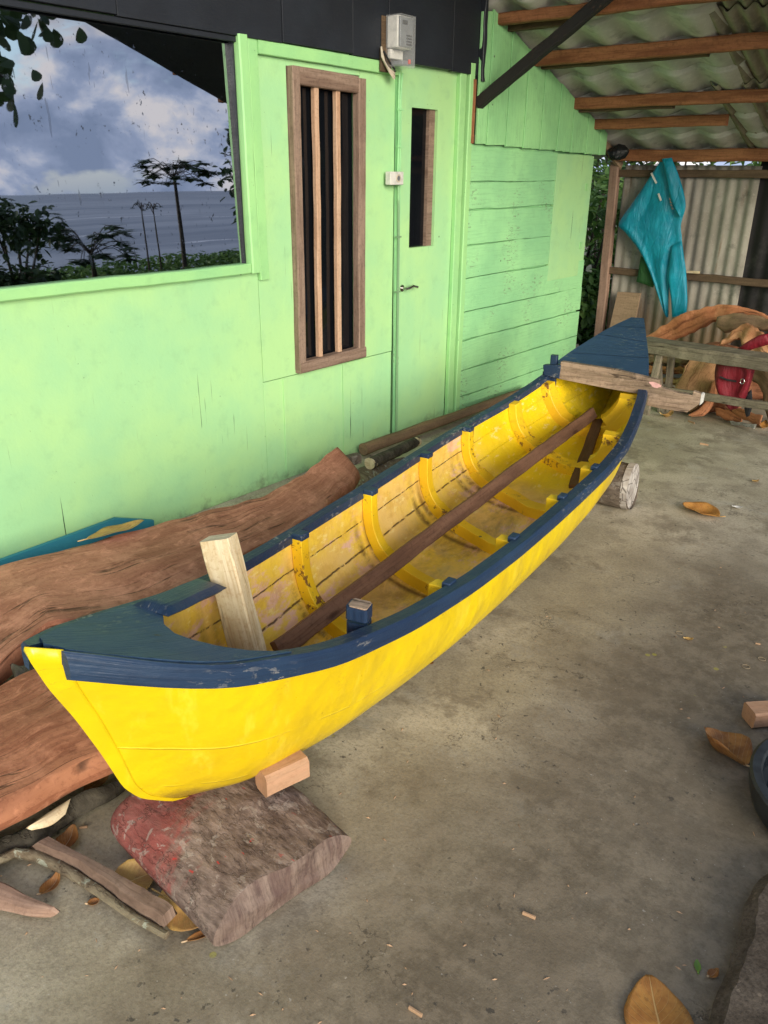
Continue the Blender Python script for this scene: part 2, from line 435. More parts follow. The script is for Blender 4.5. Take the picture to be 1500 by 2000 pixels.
m_tan = wood('tan_driftwood', C(160, 112, 76), C(190, 144, 104), dark=C(96, 56, 34), sc=.22, fine=.9, bump=1.0, dist=.5, crack=.9, stain=.3)
m_greylog = wood('grey_brown_log', C(112, 92, 72), C(138, 112, 84), dark=C(66, 52, 40), fine=.6, bump=.6)
m_greyboard = wood('grey_weathered_board', C(112, 104, 88), C(140, 130, 110), dark=C(54, 48, 40), fine=.85, stain=.4, crack=.8)
m_purlin = wood('orange_brown_purlin', C(118, 72, 46), C(158, 106, 72), dark=C(78, 46, 30), fine=.6, stain=.4)
m_purlinD = wood('dark_purlin', C(82, 66, 50), C(108, 88, 68), dark=C(60, 46, 34), fine=.5)
m_post = wood('pinkish_brown_post', C(140, 112, 94), C(160, 132, 114), dark=C(96, 72, 58), fine=.4)
m_leanboard = wood('leaning_board_wood', C(142, 118, 94), C(160, 134, 108), dark=C(96, 76, 58), fine=.5)
m_bark = barkmat('grey_bark', (.085, .065, .05, 1), (.20, .16, .125, 1), patches=(.30, .27, .23, 1))
m_barkdark = barkmat('dark_bark', (.045, .038, .028, 1), (.11, .095, .07, 1))
m_lich = barkmat('lichened_bark', (.13, .095, .06, 1), (.24, .20, .13, 1), patches=(.42, .46, .36, 1), sc=1.5)
m_halflog = barkmat('painted_half_log', (.12, .082, .066, 1), (.29, .215, .175, 1), patches=(.38, .32, .27, 1), red=1, sc=1.5)
m_halfend = wood('half_log_end_grain', C(92, 72, 66), C(134, 116, 104), dark=C(58, 44, 40), fine=.6, bump=.6, stain=.5)
m_peel = barkmat('peeled_inner_bark', (.17, .085, .055, 1), (.28, .15, .10, 1), sc=.8)

def endgrain():
    m, t, b = newmat('grey_end_grain'); oc = t.coord('UV')
    rr = t.wave(oc, 12, 1.5, 3, kind='RINGS', dirn='Z')
    cr = t.vor(oc, 16, 'DISTANCE_TO_EDGE')
    c = t.mix(t.step(t.noise(oc, 9, 6, .6), .35, .65), C(150, 142, 134), C(196, 190, 182))
    c = t.mix(t.m('MULTIPLY', rr, .25), c, C(120, 106, 94))
    c = t.mix(t.m('MULTIPLY', t.step(cr, .05, .01), .8), c, C(70, 62, 54))
    fin(t, b, c, .8, t.bump(rr, .3, .003)); return m
m_endg = endgrain()

def hullout():
    m, t, b = newmat('glossy_yellow_paint'); oc = t.coord('Object'); uv = t.coord('UV')
    c = t.mix(t.step(t.noise(oc, 2.2, 6, .6), .4, .7), (.72, .525, .003, 1), (.63, .43, .004, 1))
    c = t.mix(t.m('MULTIPLY', t.step(t.noise(oc, 7, 7, .7), .56, .72), .30), c, (.62, .34, .01, 1))
    c = t.mix(t.m('MULTIPLY', t.step(t.noise(oc, 60, 3, .5), .72, .77), .5), c, (.35, .2, .01, 1))
    vv = t.sep(uv)['Y']; uu = t.sep(uv)['X']
    jit = t.m('MULTIPLY', t.noise(t.map(uv, scale=(2, .3, 1)), 5, 4, .6), .02)
    seam = None
    for k in (.10, .24, .50):
        d_ = t.m('ABSOLUTE', t.m('SUBTRACT', t.m('ADD', vv, jit), k+.01))
        q = t.step(d_, .008, .0)
        seam = q if seam is None else t.m('MAXIMUM', seam, q)
    msk = t.step(t.noise(t.map(uv, scale=(3, 3, 1)), 3, 4, .6), .44, .56)
    seam = t.m('MULTIPLY', seam, msk)
    c = t.mix(t.m('MULTIPLY', seam, .25), c, (.95, .80, .12, 1))
    n = t.bump(t.noise(oc, 4.5, 3, .5), .7, .04)
    n = t.bump(t.noise(t.map(oc, scale=(1, .35, 1)), 38, 4, .6), .18, .004, n)
    sf = t.step(t.m('ABSOLUTE', t.m('SUBTRACT', t.noise(t.map(oc, scale=(1, .5, 1.4), loc=(3, 0, 0)), 9, 5, .6), .5)), .006, .001)
    sf = t.m('MULTIPLY', sf, t.step(t.noise(oc, 5, 3, .5), .52, .6)); c = t.mix(t.m('MULTIPLY', sf, .45), c, (.45, .28, .02, 1))
    dr_ = t.m('MULTIPLY', t.step(t.noise(t.map(oc, scale=(1.2, 1.2, .28)), 11, 7, .7), .53, .66), .38); c = t.mix(dr_, c, (.86, .66, .05, 1))
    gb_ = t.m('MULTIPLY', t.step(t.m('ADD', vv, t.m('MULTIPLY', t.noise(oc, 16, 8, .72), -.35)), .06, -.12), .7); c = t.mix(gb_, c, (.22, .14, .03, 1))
    low = t.step(vv, .26, .05)
    n = t.bump(t.m('MULTIPLY', t.noise(t.map(oc, scale=(1, .5, 1)), 70, 5, .7), low), .8, .006, n)
    n = t.bump(seam, .5, .004, n)
    fin(t, b, c, t.m('ADD', .20, t.m('MULTIPLY', t.noise(oc, 9, 4, .6), .25)), n, .5)
    return m
def hullin():
    m, t, b = newmat('worn_yellow_interior_paint'); oc = t.coord('Object'); uv = t.coord('UV')
    s_ = t.sep(uv); uu, vv = s_['X'], s_['Y']            # X metres from the bow, Y 0 keel .. 1 sheer
    stern = t.step(uu, 2.55, 2.75)
    worn = t.mix(t.step(t.noise(oc, 4.5, 6, .62), .36, .66), (.86, .58, .06, 1), (.84, .55, .16, 1))
    fresh = t.mix(t.step(t.noise(oc, 4.5, 6, .62), .4, .7), (.86, .60, .006, 1), (.76, .50, .01, 1))
    c = t.mix(stern, worn, fresh)
    nost = t.m('SUBTRACT', 1, stern)
    pk = t.m('MULTIPLY', t.step(t.noise(t.map(oc, scale=(1, .5, 1.5), loc=(2, 0, 0)), 9, 9, .74), .50, .58), t.m('MULTIPLY', nost, t.step(t.noise(oc, 2.6, 2, .5), .44, .56)))
    c = t.mix(t.m('MULTIPLY', pk, .6), c, (.80, .46, .50, 1))
    gy = t.step(t.noise(t.map(oc, loc=(5, 5, 0)), 6, 8, .7), .52, .68)
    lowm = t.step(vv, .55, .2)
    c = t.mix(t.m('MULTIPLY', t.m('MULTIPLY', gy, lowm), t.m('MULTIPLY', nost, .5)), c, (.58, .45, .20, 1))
    c = t.mix(t.m('MULTIPLY', t.m('MULTIPLY', t.step(t.noise(t.map(oc, scale=(1, .6, 1), loc=(9, 0, 0)), 13, 10, .76), .48, .60), nost), .38), c, (.62, .33, .035, 1))
    c = t.mix(t.m('MULTIPLY', t.step(t.noise(t.map(oc, scale=(1, .4, 1), loc=(3, 3, 0)), 34, 6, .7), .58, .64), .55), c, (.95, .76, .30, 1))
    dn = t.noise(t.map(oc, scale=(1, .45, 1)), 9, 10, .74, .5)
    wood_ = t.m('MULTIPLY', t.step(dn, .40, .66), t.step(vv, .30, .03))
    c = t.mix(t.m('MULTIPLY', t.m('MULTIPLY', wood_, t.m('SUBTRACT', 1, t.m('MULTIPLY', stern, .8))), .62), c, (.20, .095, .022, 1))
    aft = t.m('MULTIPLY', t.step(uu, 3.12, 3.35), t.step(t.noise(oc, 7, 6, .7), .38, .6))
    c = t.mix(t.m('MULTIPLY', aft, .45), c, (.20, .17, .02, 1))
    jit = t.m('MULTIPLY', t.m('SUBTRACT', t.noise(t.map(uv, scale=(1, .2, 1)), 7, 5, .65), .5), .05)
    H = None
    for k, wd in ((.16, .014), (.40, .010), (.68, .008)):
        d_ = t.m('ABSOLUTE', t.m('SUBTRACT', t.m('ADD', vv, jit), k))
        q = t.m('MULTIPLY', t.step(d_, wd*1.4, wd*.3), t.step(t.noise(t.map(uv, scale=(6, 2, 1)), 4, 5, .7), .36, .5))
        H = q if H is None else t.m('MAXIMUM', H, q)
    H2 = t.m('MULTIPLY', H, t.m('SUBTRACT', 1, t.m('MULTIPLY', stern, .85)))
    c = t.mix(t.m('MULTIPLY', H2, .9), c, (.05, .025, .01, 1))
    # grime next to the ribs
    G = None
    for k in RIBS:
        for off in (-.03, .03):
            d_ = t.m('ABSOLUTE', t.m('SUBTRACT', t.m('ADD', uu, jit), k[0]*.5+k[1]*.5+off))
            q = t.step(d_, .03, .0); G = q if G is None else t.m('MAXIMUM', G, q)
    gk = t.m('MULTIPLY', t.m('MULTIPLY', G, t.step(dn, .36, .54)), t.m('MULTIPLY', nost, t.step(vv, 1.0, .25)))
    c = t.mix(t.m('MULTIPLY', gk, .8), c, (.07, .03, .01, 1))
    n = t.bump(t.m('SUBTRACT', t.noise(oc, 30, 6, .65), H), .5, .004); n = t.bump(t.noise(t.map(oc, scale=(1, 3, 1)), 9, 4, .6), .4, .01, n)
    fin(t, b, c, t.m('ADD', .26, t.m('MULTIPLY', t.noise(oc, 8, 5, .6), .35)), n, .5)
    return m
# boat frame numbers are needed by the interior material
RIBS = [(.62, .76), (1.185, 1.145), (1.664, 1.565), (2.137, 1.993), (2.544, 2.363), (3.0, 2.814), (3.317, 3.293)]
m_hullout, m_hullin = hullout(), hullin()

def concrete():
    m, t, b = newmat('stained_shaded_concrete'); oc = t.coord('Object')
    n1 = t.noise(oc, 1.3, 8, .62, .3); n2 = t.noise(oc, 7, 9, .68); n3 = t.noise(oc, 170, 3, .6)
    c = t.mix(t.step(n1, .36, .64), (.375, .322, .222, 1), (.57, .50, .37, 1))
    c = t.mix(t.m('MULTIPLY', t.step(n2, .44, .64), .6), c, (.27, .23, .165, 1))
    gr = t.noise(oc, 95, 5, .75); c = t.mix(t.m('MULTIPLY', t.step(gr, .48, .60), .34), c, (.15, .13, .095, 1)); c = t.mix(t.m('MULTIPLY', t.step(gr, .43, .32), .34), c, (.55, .51, .42, 1))
    c = t.mix(t.m('MULTIPLY', t.step(t.noise(t.map(oc, loc=(3, 9, 0)), 4.4, 9, .72), .56, .64), .45), c, (.42, .39, .32, 1))
    # shade along the open side of the floor, painted in as mottled brown
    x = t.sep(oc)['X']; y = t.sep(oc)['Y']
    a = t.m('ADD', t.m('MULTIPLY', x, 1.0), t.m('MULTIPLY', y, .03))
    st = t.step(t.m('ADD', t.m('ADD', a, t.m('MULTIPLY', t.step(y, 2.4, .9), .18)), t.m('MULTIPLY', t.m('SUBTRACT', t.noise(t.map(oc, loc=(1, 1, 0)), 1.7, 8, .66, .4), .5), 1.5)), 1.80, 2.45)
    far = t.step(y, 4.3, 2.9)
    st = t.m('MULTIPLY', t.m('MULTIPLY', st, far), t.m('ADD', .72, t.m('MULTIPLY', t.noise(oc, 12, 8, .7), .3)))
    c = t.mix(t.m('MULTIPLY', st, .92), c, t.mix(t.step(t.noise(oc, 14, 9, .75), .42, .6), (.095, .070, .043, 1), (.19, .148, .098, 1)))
    blotch = t.m('MULTIPLY', t.step(t.noise(t.map(oc, loc=(7, 3, 1)), 3.1, 10, .74, .2), .52, .62), .55)
    c = t.mix(blotch, c, (.17, .135, .09, 1))
    ck = t.step(t.m('ABSOLUTE', t.m('SUBTRACT', t.noise(t.map(oc, loc=(8, 2, 0)), 1.6, 7, .62), .5)), .0035, .0008); c = t.mix(t.m('MULTIPLY', t.m('MULTIPLY', ck, t.step(t.noise(oc, 1.9, 2, .5), .54, .6)), .6), c, (.05, .04, .03, 1))
    sp = t.m('MULTIPLY', t.m('MULTIPLY', t.step(t.noise(oc, 36, 4, .6), .62, .67), t.step(t.noise(oc, 2.7, 3, .6), .46, .58)), .75)
    c = t.mix(sp, c, (.05, .045, .038, 1))
    pale = t.m('MULTIPLY', t.step(t.noise(t.map(oc, loc=(2, 2, 2)), 75, 3, .5), .70, .74), .4)
    c = t.mix(pale, c, (.55, .52, .46, 1))
    yd = t.step(t.vor(oc, 7.5), .075, .055)
    yd = t.m('MULTIPLY', yd, t.step(t.noise(oc, 2.2, 3, .5), .54, .58))
    c = t.mix(t.m('MULTIPLY', yd, .55), c, (.40, .36, .05, 1))
    n = t.bump(n3, .35, .002); n = t.bump(n2, .35, .008, n); n = t.bump(t.noise(oc, 40, 6, .7), .4, .004, n)
    fin(t, b, c, t.m('SUBTRACT', .92, t.m('MULTIPLY', st, .25)), n, .3)
    return m
m_conc = concrete()

def soil():
    m, t, b = newmat('sandy_soil'); oc = t.coord('Object')
    c = t.mix(t.step(t.noise(oc, 1.5, 8, .7), .4, .65), (.13, .11, .07, 1), (.06, .085, .03, 1))
    fin(t, b, c, .95, t.bump(t.noise(oc, 25, 6, .7), .6, .02)); return m
m_soil = soil()
def seamat():
    m, t, b = newmat('sea_water'); oc = t.coord('Object')
    wv = t.noise(t.map(oc, scale=(.06, .012, 1)), 1, 6, .6, .4)
    sw = t.wave(t.map(oc, scale=(1, .12, 1)), .025, 9, 5, dirn='X', ds=.9)
    x = t.sep(oc)['X']
    c = t.mix(t.step(wv, .4, .62), (.14, .17, .22, 1), (.30, .33, .38, 1))
    foam = t.m('MULTIPLY', t.m('MULTIPLY', t.step(sw, .90, .98), t.step(t.noise(t.map(oc, scale=(.12, .03, 1)), 1, 8, .7), .52, .62)), t.step(x, 110, 50))
    c = t.mix(foam, c, (.75, .76, .80, 1))
    fin(t, b, c, .45, t.bump(wv, .35, 1.0), .3); return m
m_sea = seamat()

def glass(name, tint, rough, metal, spec_dirt=.6):
    m, t, b = newmat(name); oc = t.coord('Object')
    d1 = t.step(t.noise(t.map(oc, scale=(1, 1, .8)), 48, 4, .6), .61, .70)
    d2 = t.step(t.noise(oc, 8, 4, .6), .42, .60)
    sm = t.step(t.noise(t.map(oc, scale=(3, 3, 1)), 5, 7, .7), .52, .75)
    sc = t.step(t.noise(t.map(oc, scale=(40, 40, 7), rot=(.35, 0, 0)), 1, 3, .5), .70, .72)
    dirt = t.m('MULTIPLY', t.m('MAXIMUM', t.m('MULTIPLY', d1, d2), t.m('MULTIPLY', sc, .4)), spec_dirt)
    c = t.mix(t.m('MULTIPLY', sm, .20), tint, tuple(x*.72 for x in tint[:3])+(1,))
    c = t.mix(dirt, c, tuple(x*.25 for x in tint[:3])+(1,))
    fin(t, b, c, t.m('ADD', rough, t.m('MULTIPLY', t.m('MAXIMUM', dirt, t.m('MULTIPLY', sm, .15)), .12)), t.bump(t.noise(oc, 1.4, 2, .5), .05, .01), .5, metal)
    return m
m_glass = glass('tinted_mirror_glass', (.40, .42, .455, 1), .012, 1.0, .95)
m_glassdark = glass('dark_glass', (.004, .005, .007, 1), .05, .0, .25)

def sheetmat(name, a, b2, rust=.2, rough=.8, trans=0):
    m, t, b = newmat(name); oc = t.coord('Object')
    c = t.mix(t.step(t.noise(t.map(oc, scale=(1, 1, .35)), 5, 8, .68), .36, .66), a, b2)
    c = t.mix(t.m('MULTIPLY', t.step(t.noise(oc, 55, 4, .6), .58, .68), .3), c, tuple(min(1, x*1.35) for x in b2[:3])+(1,))
    st = t.m('MULTIPLY', t.step(t.noise(t.map(oc, scale=(4, 4, .5), loc=(1, 2, 0)), 2, 6, .7), .56, .7), rust)
    c = t.mix(st, c, (.16, .085, .035, 1))
    zz_ = t.sep(oc)['Z']; rb = t.m('MULTIPLY', t.step(t.m('ADD', zz_, t.m('MULTIPLY', t.noise(t.map(oc, scale=(7, 7, .6)), 2, 6, .7), -.7)), .32, -.05), rust)
    c = t.mix(rb, c, (.17, .10, .045, 1))
    bl = t.m('MULTIPLY', t.step(t.noise(t.map(oc, loc=(5, 5, 5)), 6, 9, .72), .54, .66), .4)
    c = t.mix(bl, c, (.05, .048, .042, 1))
    kw = {}
    if trans: kw = dict(Transmission_Weight=0)
    fin(t, b, c, rough, t.bump(t.noise(oc, 50, 6, .7), .3, .004), .3)
    if trans:
        tr = t.new('ShaderNodeBsdfTranslucent'); tr.inputs[0].default_value = (.66, .68, .60, 1)
        mx = t.new('ShaderNodeMixShader'); mx.inputs[0].default_value = trans
        out = [n for n in t.n if n.type == 'OUTPUT_MATERIAL'][0]
        t.l.new(b.outputs[0], mx.inputs[1]); t.l.new(tr.outputs[0], mx.inputs[2]); t.l.new(mx.outputs[0], out.inputs[0])
    return m
m_tin = sheetmat('weathered_corrugated_sheet', (.24, .215, .175, 1), (.37, .34, .28, 1), .8)
m_cement = sheetmat('mossy_cement_sheet', (.20, .18, .13, 1), (.30, .27, .20, 1), .3)
m_fibre = sheetmat('milky_roof_sheet', (.46, .44, .39, 1), (.60, .57, .51, 1), .12, .45, .10)
m_blacksheet = sheetmat('black_tarred_sheet', (.010, .009, .009, 1), (.018, .016, .015, 1), .1, .7)

def cloth(name, col, col2, rough=.45, wr=1.0, sheen=0):
    m, t, b = newmat(name); oc = t.coord('Object')
    c = t.mix(t.step(t.noise(oc, 6, 5, .6), .35, .65), col, col2)
    n = t.bump(t.noise(t.map(oc, scale=(1.8, 1, .5)), 9, 7, .62, 1.4), .5*wr, .035); n = t.bump(t.noise(oc, 200, 2, .5), .15, .001, n)
    fin(t, b, c, rough, n, .4); return m
m_teal = cloth('teal_raincoat_fabric', (.003, .28, .39, 1), (.003, .21, .31, 1), .42)
m_dgreen = cloth('dark_green_cloth', (.012, .06, .012, 1), (.02, .085, .02, 1), .7)
m_red = cloth('red_bag_fabric', (.21, .007, .018, 1), (.13, .005, .011, 1), .6)
m_blackcloth = cloth('black_cloth', (.012, .013, .014, 1), (.02, .02, .022, 1), .7)
m_blackplastic = cloth('black_plastic_bag', (.008, .008, .009, 1), (.012, .012, .013, 1), .3)

def simple(name, col, rough=.5, metal=0, var=.12, spec=.5):
    m, t, b = newmat(name); oc = t.coord('Object')
    c = t.mix(t.step(t.noise(oc, 22, 6, .65), .4, .7), col, tuple(x*(1-var*2) for x in col[:3])+(1,))
    fin(t, b, c, rough, t.bump(t.noise(oc, 90, 4, .6), .15, .002), spec, metal); return m
m_white = simple('off_white_plastic', (.62, .60, .55, 1), .45, var=.15)
m_grey = simple('grey_meter_plastic', (.17, .18, .19, 1), .4)
m_dark = simple('dark_plastic', (.015, .016, .018, 1), .35)
m_wire = simple('pale_wire', (.55, .47, .36, 1), .6)
m_redplastic = simple('red_plastic', (.6, .06, .03, 1), .4)
m_chrome = simple('worn_chrome', (.55, .54, .52, 1), .25, 1)
m_rubber = simple('dusty_black_rubber', (.022, .027, .030, 1), .55, var=.3)
m_tar = simple('black_basin_inside', (.006, .010, .014, 1), .3, var=.3)
m_band = simple('tan_rubber_band', (.35, .27, .16, 1), .6)
def stonemat(name, a, b2):
    m, t, b = newmat(name); oc = t.coord('Object')
    c = t.mix(t.step(t.noise(oc, 9, 10, .72), .40, .60), a, b2)
    g = t.noise(oc, 110, 5, .75); c = t.mix(t.m('MULTIPLY', t.step(g, .47, .60), .5), c, tuple(x*.45 for x in a[:3])+(1,)); c = t.mix(t.m('MULTIPLY', t.step(g, .40, .30), .5), c, tuple(min(1, x*1.6) for x in b2[:3])+(1,))
    pb = t.step(t.vor(oc, 34), .20, .14); c = t.mix(t.m('MULTIPLY', t.m('MULTIPLY', pb, t.step(t.noise(oc, 20, 2, .5), .5, .56)), .6), c, tuple(min(1, x*1.8) for x in b2[:3])+(1,))
    fin(t, b, c, .92, t.bump(g, .6, .004, t.bump(t.noise(oc, 22, 7, .7), .6, .012)), .2); return m
m_stone = stonemat('grey_rock', (.20, .19, .16, 1), (.36, .35, .31, 1))
m_step = stonemat('dirty_concrete_block', (.075, .058, .042, 1), (.125, .10, .075, 1))
m_plaster = simple('chalky_white_paint', (.62, .60, .55, 1), .8)
m_pink = simple('pink_paint_dab', (.75, .42, .38, 1), .6)
m_splinter = simple('fresh_wood_chip', (.45, .28, .16, 1), .8, var=.25)
m_clear, t_, b_ = newmat('clear_plastic_cover')
fin(t_, b_, (.9, .92, .92, 1), .08, None, .5, 0); b_.inputs['Alpha'].default_value = .14

def leafmat(name, a, b2, vein, trans=0, rough=.55):
    m, t, b = newmat(name); uv = t.coord('UV'); oc = t.coord('Object')
    s_ = t.sep(uv); u_, v_ = s_['X'], s_['Y']          # u along the leaf 0..1, v -1..1 across
    c = t.mix(t.step(t.noise(oc, 22, 7, .66), .36, .66), a, b2)
    c = t.mix(t.m('MULTIPLY', t.step(t.noise(oc, 60, 6, .7), .56, .66), .5), c, tuple(x*.45 for x in a[:3])+(1,))
    av = t.m('ABSOLUTE', v_)
    mid = t.step(av, .05, .015)
    ang = t.m('SUBTRACT', t.m('MULTIPLY', u_, 9), t.m('MULTIPLY', av, 3.2))
    sv = t.step(t.m('ABSOLUTE', t.m('SUBTRACT', t.m('FRACT', ang), .5)), .07, .0)
    vm = t.m('MAXIMUM', mid, t.m('MULTIPLY', sv, .45))
    c = t.mix(t.m('MULTIPLY', vm, .7), c, vein)
    fin(t, b, c, rough, t.bump(t.m('SUBTRACT', t.noise(oc, 30, 5, .6), vm), .5, .004), .35); return m
m_leafbrown = leafmat('dry_brown_leaf', C(150, 100, 48), C(176, 126, 62), C(196, 160, 104))
m_leaftan = leafmat('dry_tan_leaf', C(178, 144, 78), C(160, 118, 70), C(206, 176, 120))
m_leafrust = leafmat('dry_rust_leaf', C(128, 82, 42), C(166, 116, 62), C(190, 170, 140))
def foliage(name, a, b2):
    m, t, b = newmat(name); oc = t.coord('Object')
    n = t.new('ShaderNodeNewGeometry')
    c = t.mix(n.outputs['Random Per Island'], a, b2)
    c = t.mix(t.m('MULTIPLY', t.step(t.noise(oc, 9, 4, .6), .5, .7), .3), c, tuple(min(1, x*1.5) for x in b2[:3])+(1,))
    fin(t, b, c, .5, None, .35)
    tr = t.new('ShaderNodeBsdfTranslucent'); t.put(tr.inputs[0], c)
    mx = t.new('ShaderNodeMixShader'); mx.inputs[0].default_value = .25
    out = [q for q in t.n if q.type == 'OUTPUT_MATERIAL'][0]
    t.l.new(b.outputs[0], mx.inputs[1]); t.l.new(tr.outputs[0], mx.inputs[2]); t.l.new(mx.outputs[0], out.inputs[0])
    return m
m_fol = foliage('green_foliage', (.05, .12, .025, 1), (.18, .30, .08, 1))
m_fold = foliage('dark_green_foliage', (.022, .048, .018, 1), (.055, .095, .035, 1))
m_folb = foliage('bright_green_foliage', (.10, .20, .04, 1), (.22, .36, .07, 1))
m_trunk = barkmat('tree_bark', (.05, .04, .03, 1), (.11, .09, .07, 1), sc=.8)

# ------------------------------------------------------------------ SETTING
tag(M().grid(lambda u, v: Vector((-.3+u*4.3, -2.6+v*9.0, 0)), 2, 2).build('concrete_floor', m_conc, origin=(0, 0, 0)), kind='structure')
xs_ = [-5000, -600, -100, -30, -8, -.2, 4.02, 9, 11, 13, 16, 22, 60]
zs2 = [-.05, -.05, -.05, -.05, -.05, -.05, -.05, -.05, -.3, -1.2, -2.2, -3, -3.5]
ys_ = [-5000, -500, -100, -20, -2.6, 6.4, 12, 30, 100, 500, 5000]
g = M(); g.grid(lambda u, v: Vector((xs_[round(u*12)], ys_[round(v*10)], zs2[round(u*12)])), 12, 10)
tag(g.build('ground', m_soil, smooth=False, origin=(0, 0, 0)), kind='structure')
tag(M().grid(lambda u, v: Vector((10+u*6000, -6000+v*12000, -1.0)), 2, 2).build('sea', m_sea, origin=(0, 0, -1)), kind='structure')

# ------------------------------------------------------------------ HOUSE
house = thing('green_wooden_house', 'lime green painted wooden house front with black fascia boards and a plank-clad end', 'house', (0, 3, 0))
def hp(mb, name, mat, **k): return mb.build(name, mat, house, **k)
# flat panels (the window opening is left free)
pm = M()
pm.box((-.06, -2.5, 0), (0, 2.672, 1.098))
pm.box((-.06, 2.676, 0), (-.003, 3.70, .556)); pm.box((-.06, 2.676, .56), (0, 2.905, 2.10))
pm.box((-.06, 3.415, .56), (0, 3.70, 2.10)); pm.box((-.06, 2.905, 1.98), (0, 3.415, 2.10)); pm.box((-.06, 2.905, .56), (-.001, 3.415, .575))
pm.box((-.06, -2.5, 2.07), (0, 2.60, 3.2)); pm.box((-.06, 2.6, 2.10), (-.001, 4.5, 3.2))
hp(pm, 'wall_panel', m_green, bevel=.002)
hp(M().board((.001, 2.812, .02), (.001, 2.815, .552), .014, .006, up=(0, 1, 0), wob=.001), 'seam_strip', m_green)
hp(M().board((.001, 3.27, .02), (.001, 3.268, .57), .006, .003, up=(0, 1, 0), wob=.001), 'seam_strip', m_green)
sm = M(); sm.board((.012, -2.5, 1.118), (.012, 2.60, 1.118), .045, .05, wob=.003); hp(sm, 'window_sill', m_lime)
fr = M(); fr.board((.016, 2.632, 1.098), (.016, 2.622, 2.07), .05, .05, up=(0, 1, 0), wob=.002)
fr.board((.010, 2.70, 1.06), (.010, 2.69, 2.07), .055, .022, up=(0, 1, 0), wob=.002); hp(fr, 'window_jamb', m_lime)
big = hp(M().box((-.05, 2.589, 1.098), (.006, 2.597, 2.07)), 'picture_window', m_black)
# leaning pane
a9 = R(.9)
pn = M(); z0, z1 = 1.10, 2.10; xb = -.004
pn.grid(lambda u, v: Vector((xb-math.tan(a9)*(v*(z1-z0)), -2.5+u*5.10, z0+v*(z1-z0))), 2, 2)
o = pn.build('pane', m_glass, big, smooth=False, recalc=False)
# slatted window
sw = hp(M().board((.014, 2.925, .585), (.014, 2.935, 1.98), .05, .05, up=(0, 1, 0)).board((.014, 3.39, .585), (.014, 3.397, 1.965), .055, .05, up=(0, 1, 0))
        .board((.015, 2.90, .597), (.015, 3.42, .602), .06, .055).board((.013, 2.955, 1.945), (.013, 3.37, 1.935), .075, .045), 'slatted_window', m_brownframe)
M().grid(lambda u, v: Vector((-.022, 2.94+u*.44, .60+v*1.35)), 1, 1).build('pane', m_glassdark, sw, smooth=False, recalc=False)
for y in (3.085, 3.235):
    M().board((.006, y-.008, .62), (.006, y, 1.92), .030, .028, up=(0, 1, 0)).build('mullion', m_mullion, sw)
tr = M(); tr.board((.012, 2.72, 2.035), (.012, 3.72, 2.03), .055, .024); hp(tr, 'top_trim', m_lime)
cs = M(); cs.board((.008, 3.735, .0), (.008, 3.715, 2.08), .028, .03, up=(0, 1, 0)); hp(cs, 'door_jamb', m_green_board)
# door
dr = M()
dz0, dz1, dy0, dy1 = 1.132, 1.865, 3.862, 4.105
for lo, hi in (((-.045, 3.752, .01), (-.012, dy0, 2.12)), ((-.045, dy1, .01), (-.012, 4.283, 2.12)), ((-.045, dy0, .01), (-.012, dy1, dz0)), ((-.045, dy0, dz1), (-.012, dy1, 2.12))): dr.box(lo, hi)
door = hp(dr, 'door', m_green, smooth=False)
M().box((-.060, dy0-.02, dz0-.02), (-.052, dy1+.02, dz1+.02)).build('pane', m_glassdark, door, smooth=False)
M().box((-.0515, dy1-.055, dz0), (-.030, dy1-.001, dz1)).build('inner_stile', m_brownframe, door, smooth=False)
hd = M(); hd.tube([(-.012, 3.80, .912), (.03, 3.80, .912)], .008); hd.tube([(.028, 3.796, .912), (.034, 3.82, .916), (.034, 3.85, .924), (.032, 3.875, .918), (.03, 3.90, .912)], [.008, .009, .008, .007, .008], 8)
hd.tube([(-.012, 3.80, .912), (-.006, 3.80, .912)], .02, 16); hd.build('handle', m_chrome, door)
dj = M(); dj.board((.002, 4.318, 0), (.002, 4.308, 2.12), .062, .03, up=(0, 1, 0)); dj.board((.012, 4.384, 0), (.012, 4.379, 2.12), .05, .04, up=(0, 1, 0)); hp(dj, 'corner_post', m_lime)
# plank cladding on the far end
zl = [.01, .135, .315, .515, .70, .915, 1.118, 1.325, 1.487, 1.70]
pc = M()
for i in range(len(zl)-1):
    y1 = 6.10+nz((i*3.1, 0, 0), 1)*.03; y1 = min(y1, 5.505) if i >= 5 else y1
    zc = (zl[i]+zl[i+1])/2; h = zl[i+1]-zl[i]-.007
    if i in (1, 0):
        pc.board((.004+.002*(i % 2), 4.412, zc), (.006, 5.42-.2*i, zc), h, .022, wob=.003, ch=.08); pc.board((.002, 5.425-.2*i, zc), (.004, y1, zc), h, .022, wob=.003, ch=.08)
    else: pc.board((.004+.002*(i % 3), 4.412, zc), (.006, y1, zc+.004*(i % 2)), h, .022, wob=.004, ch=.08)
pc.box((-.03, 4.41, 0), (-.008, 6.09, 1.75))
hp(pc, 'plank_cladding', m_green_board)
sh = M(); sh.box((-.004, 5.512, .80), (.018, 6.0, 1.665)); sh.box((-.004, 6.004, .78), (.012, 6.09, 1.66)); hp(sh, 'shutter_panel', m_green, bevel=.002)
for z in (1.42, 1.0): hp(M().box((.018, 5.985, z), (.023, 6.02, z+.05)), 'shutter_hinge', m_lime, smooth=False)
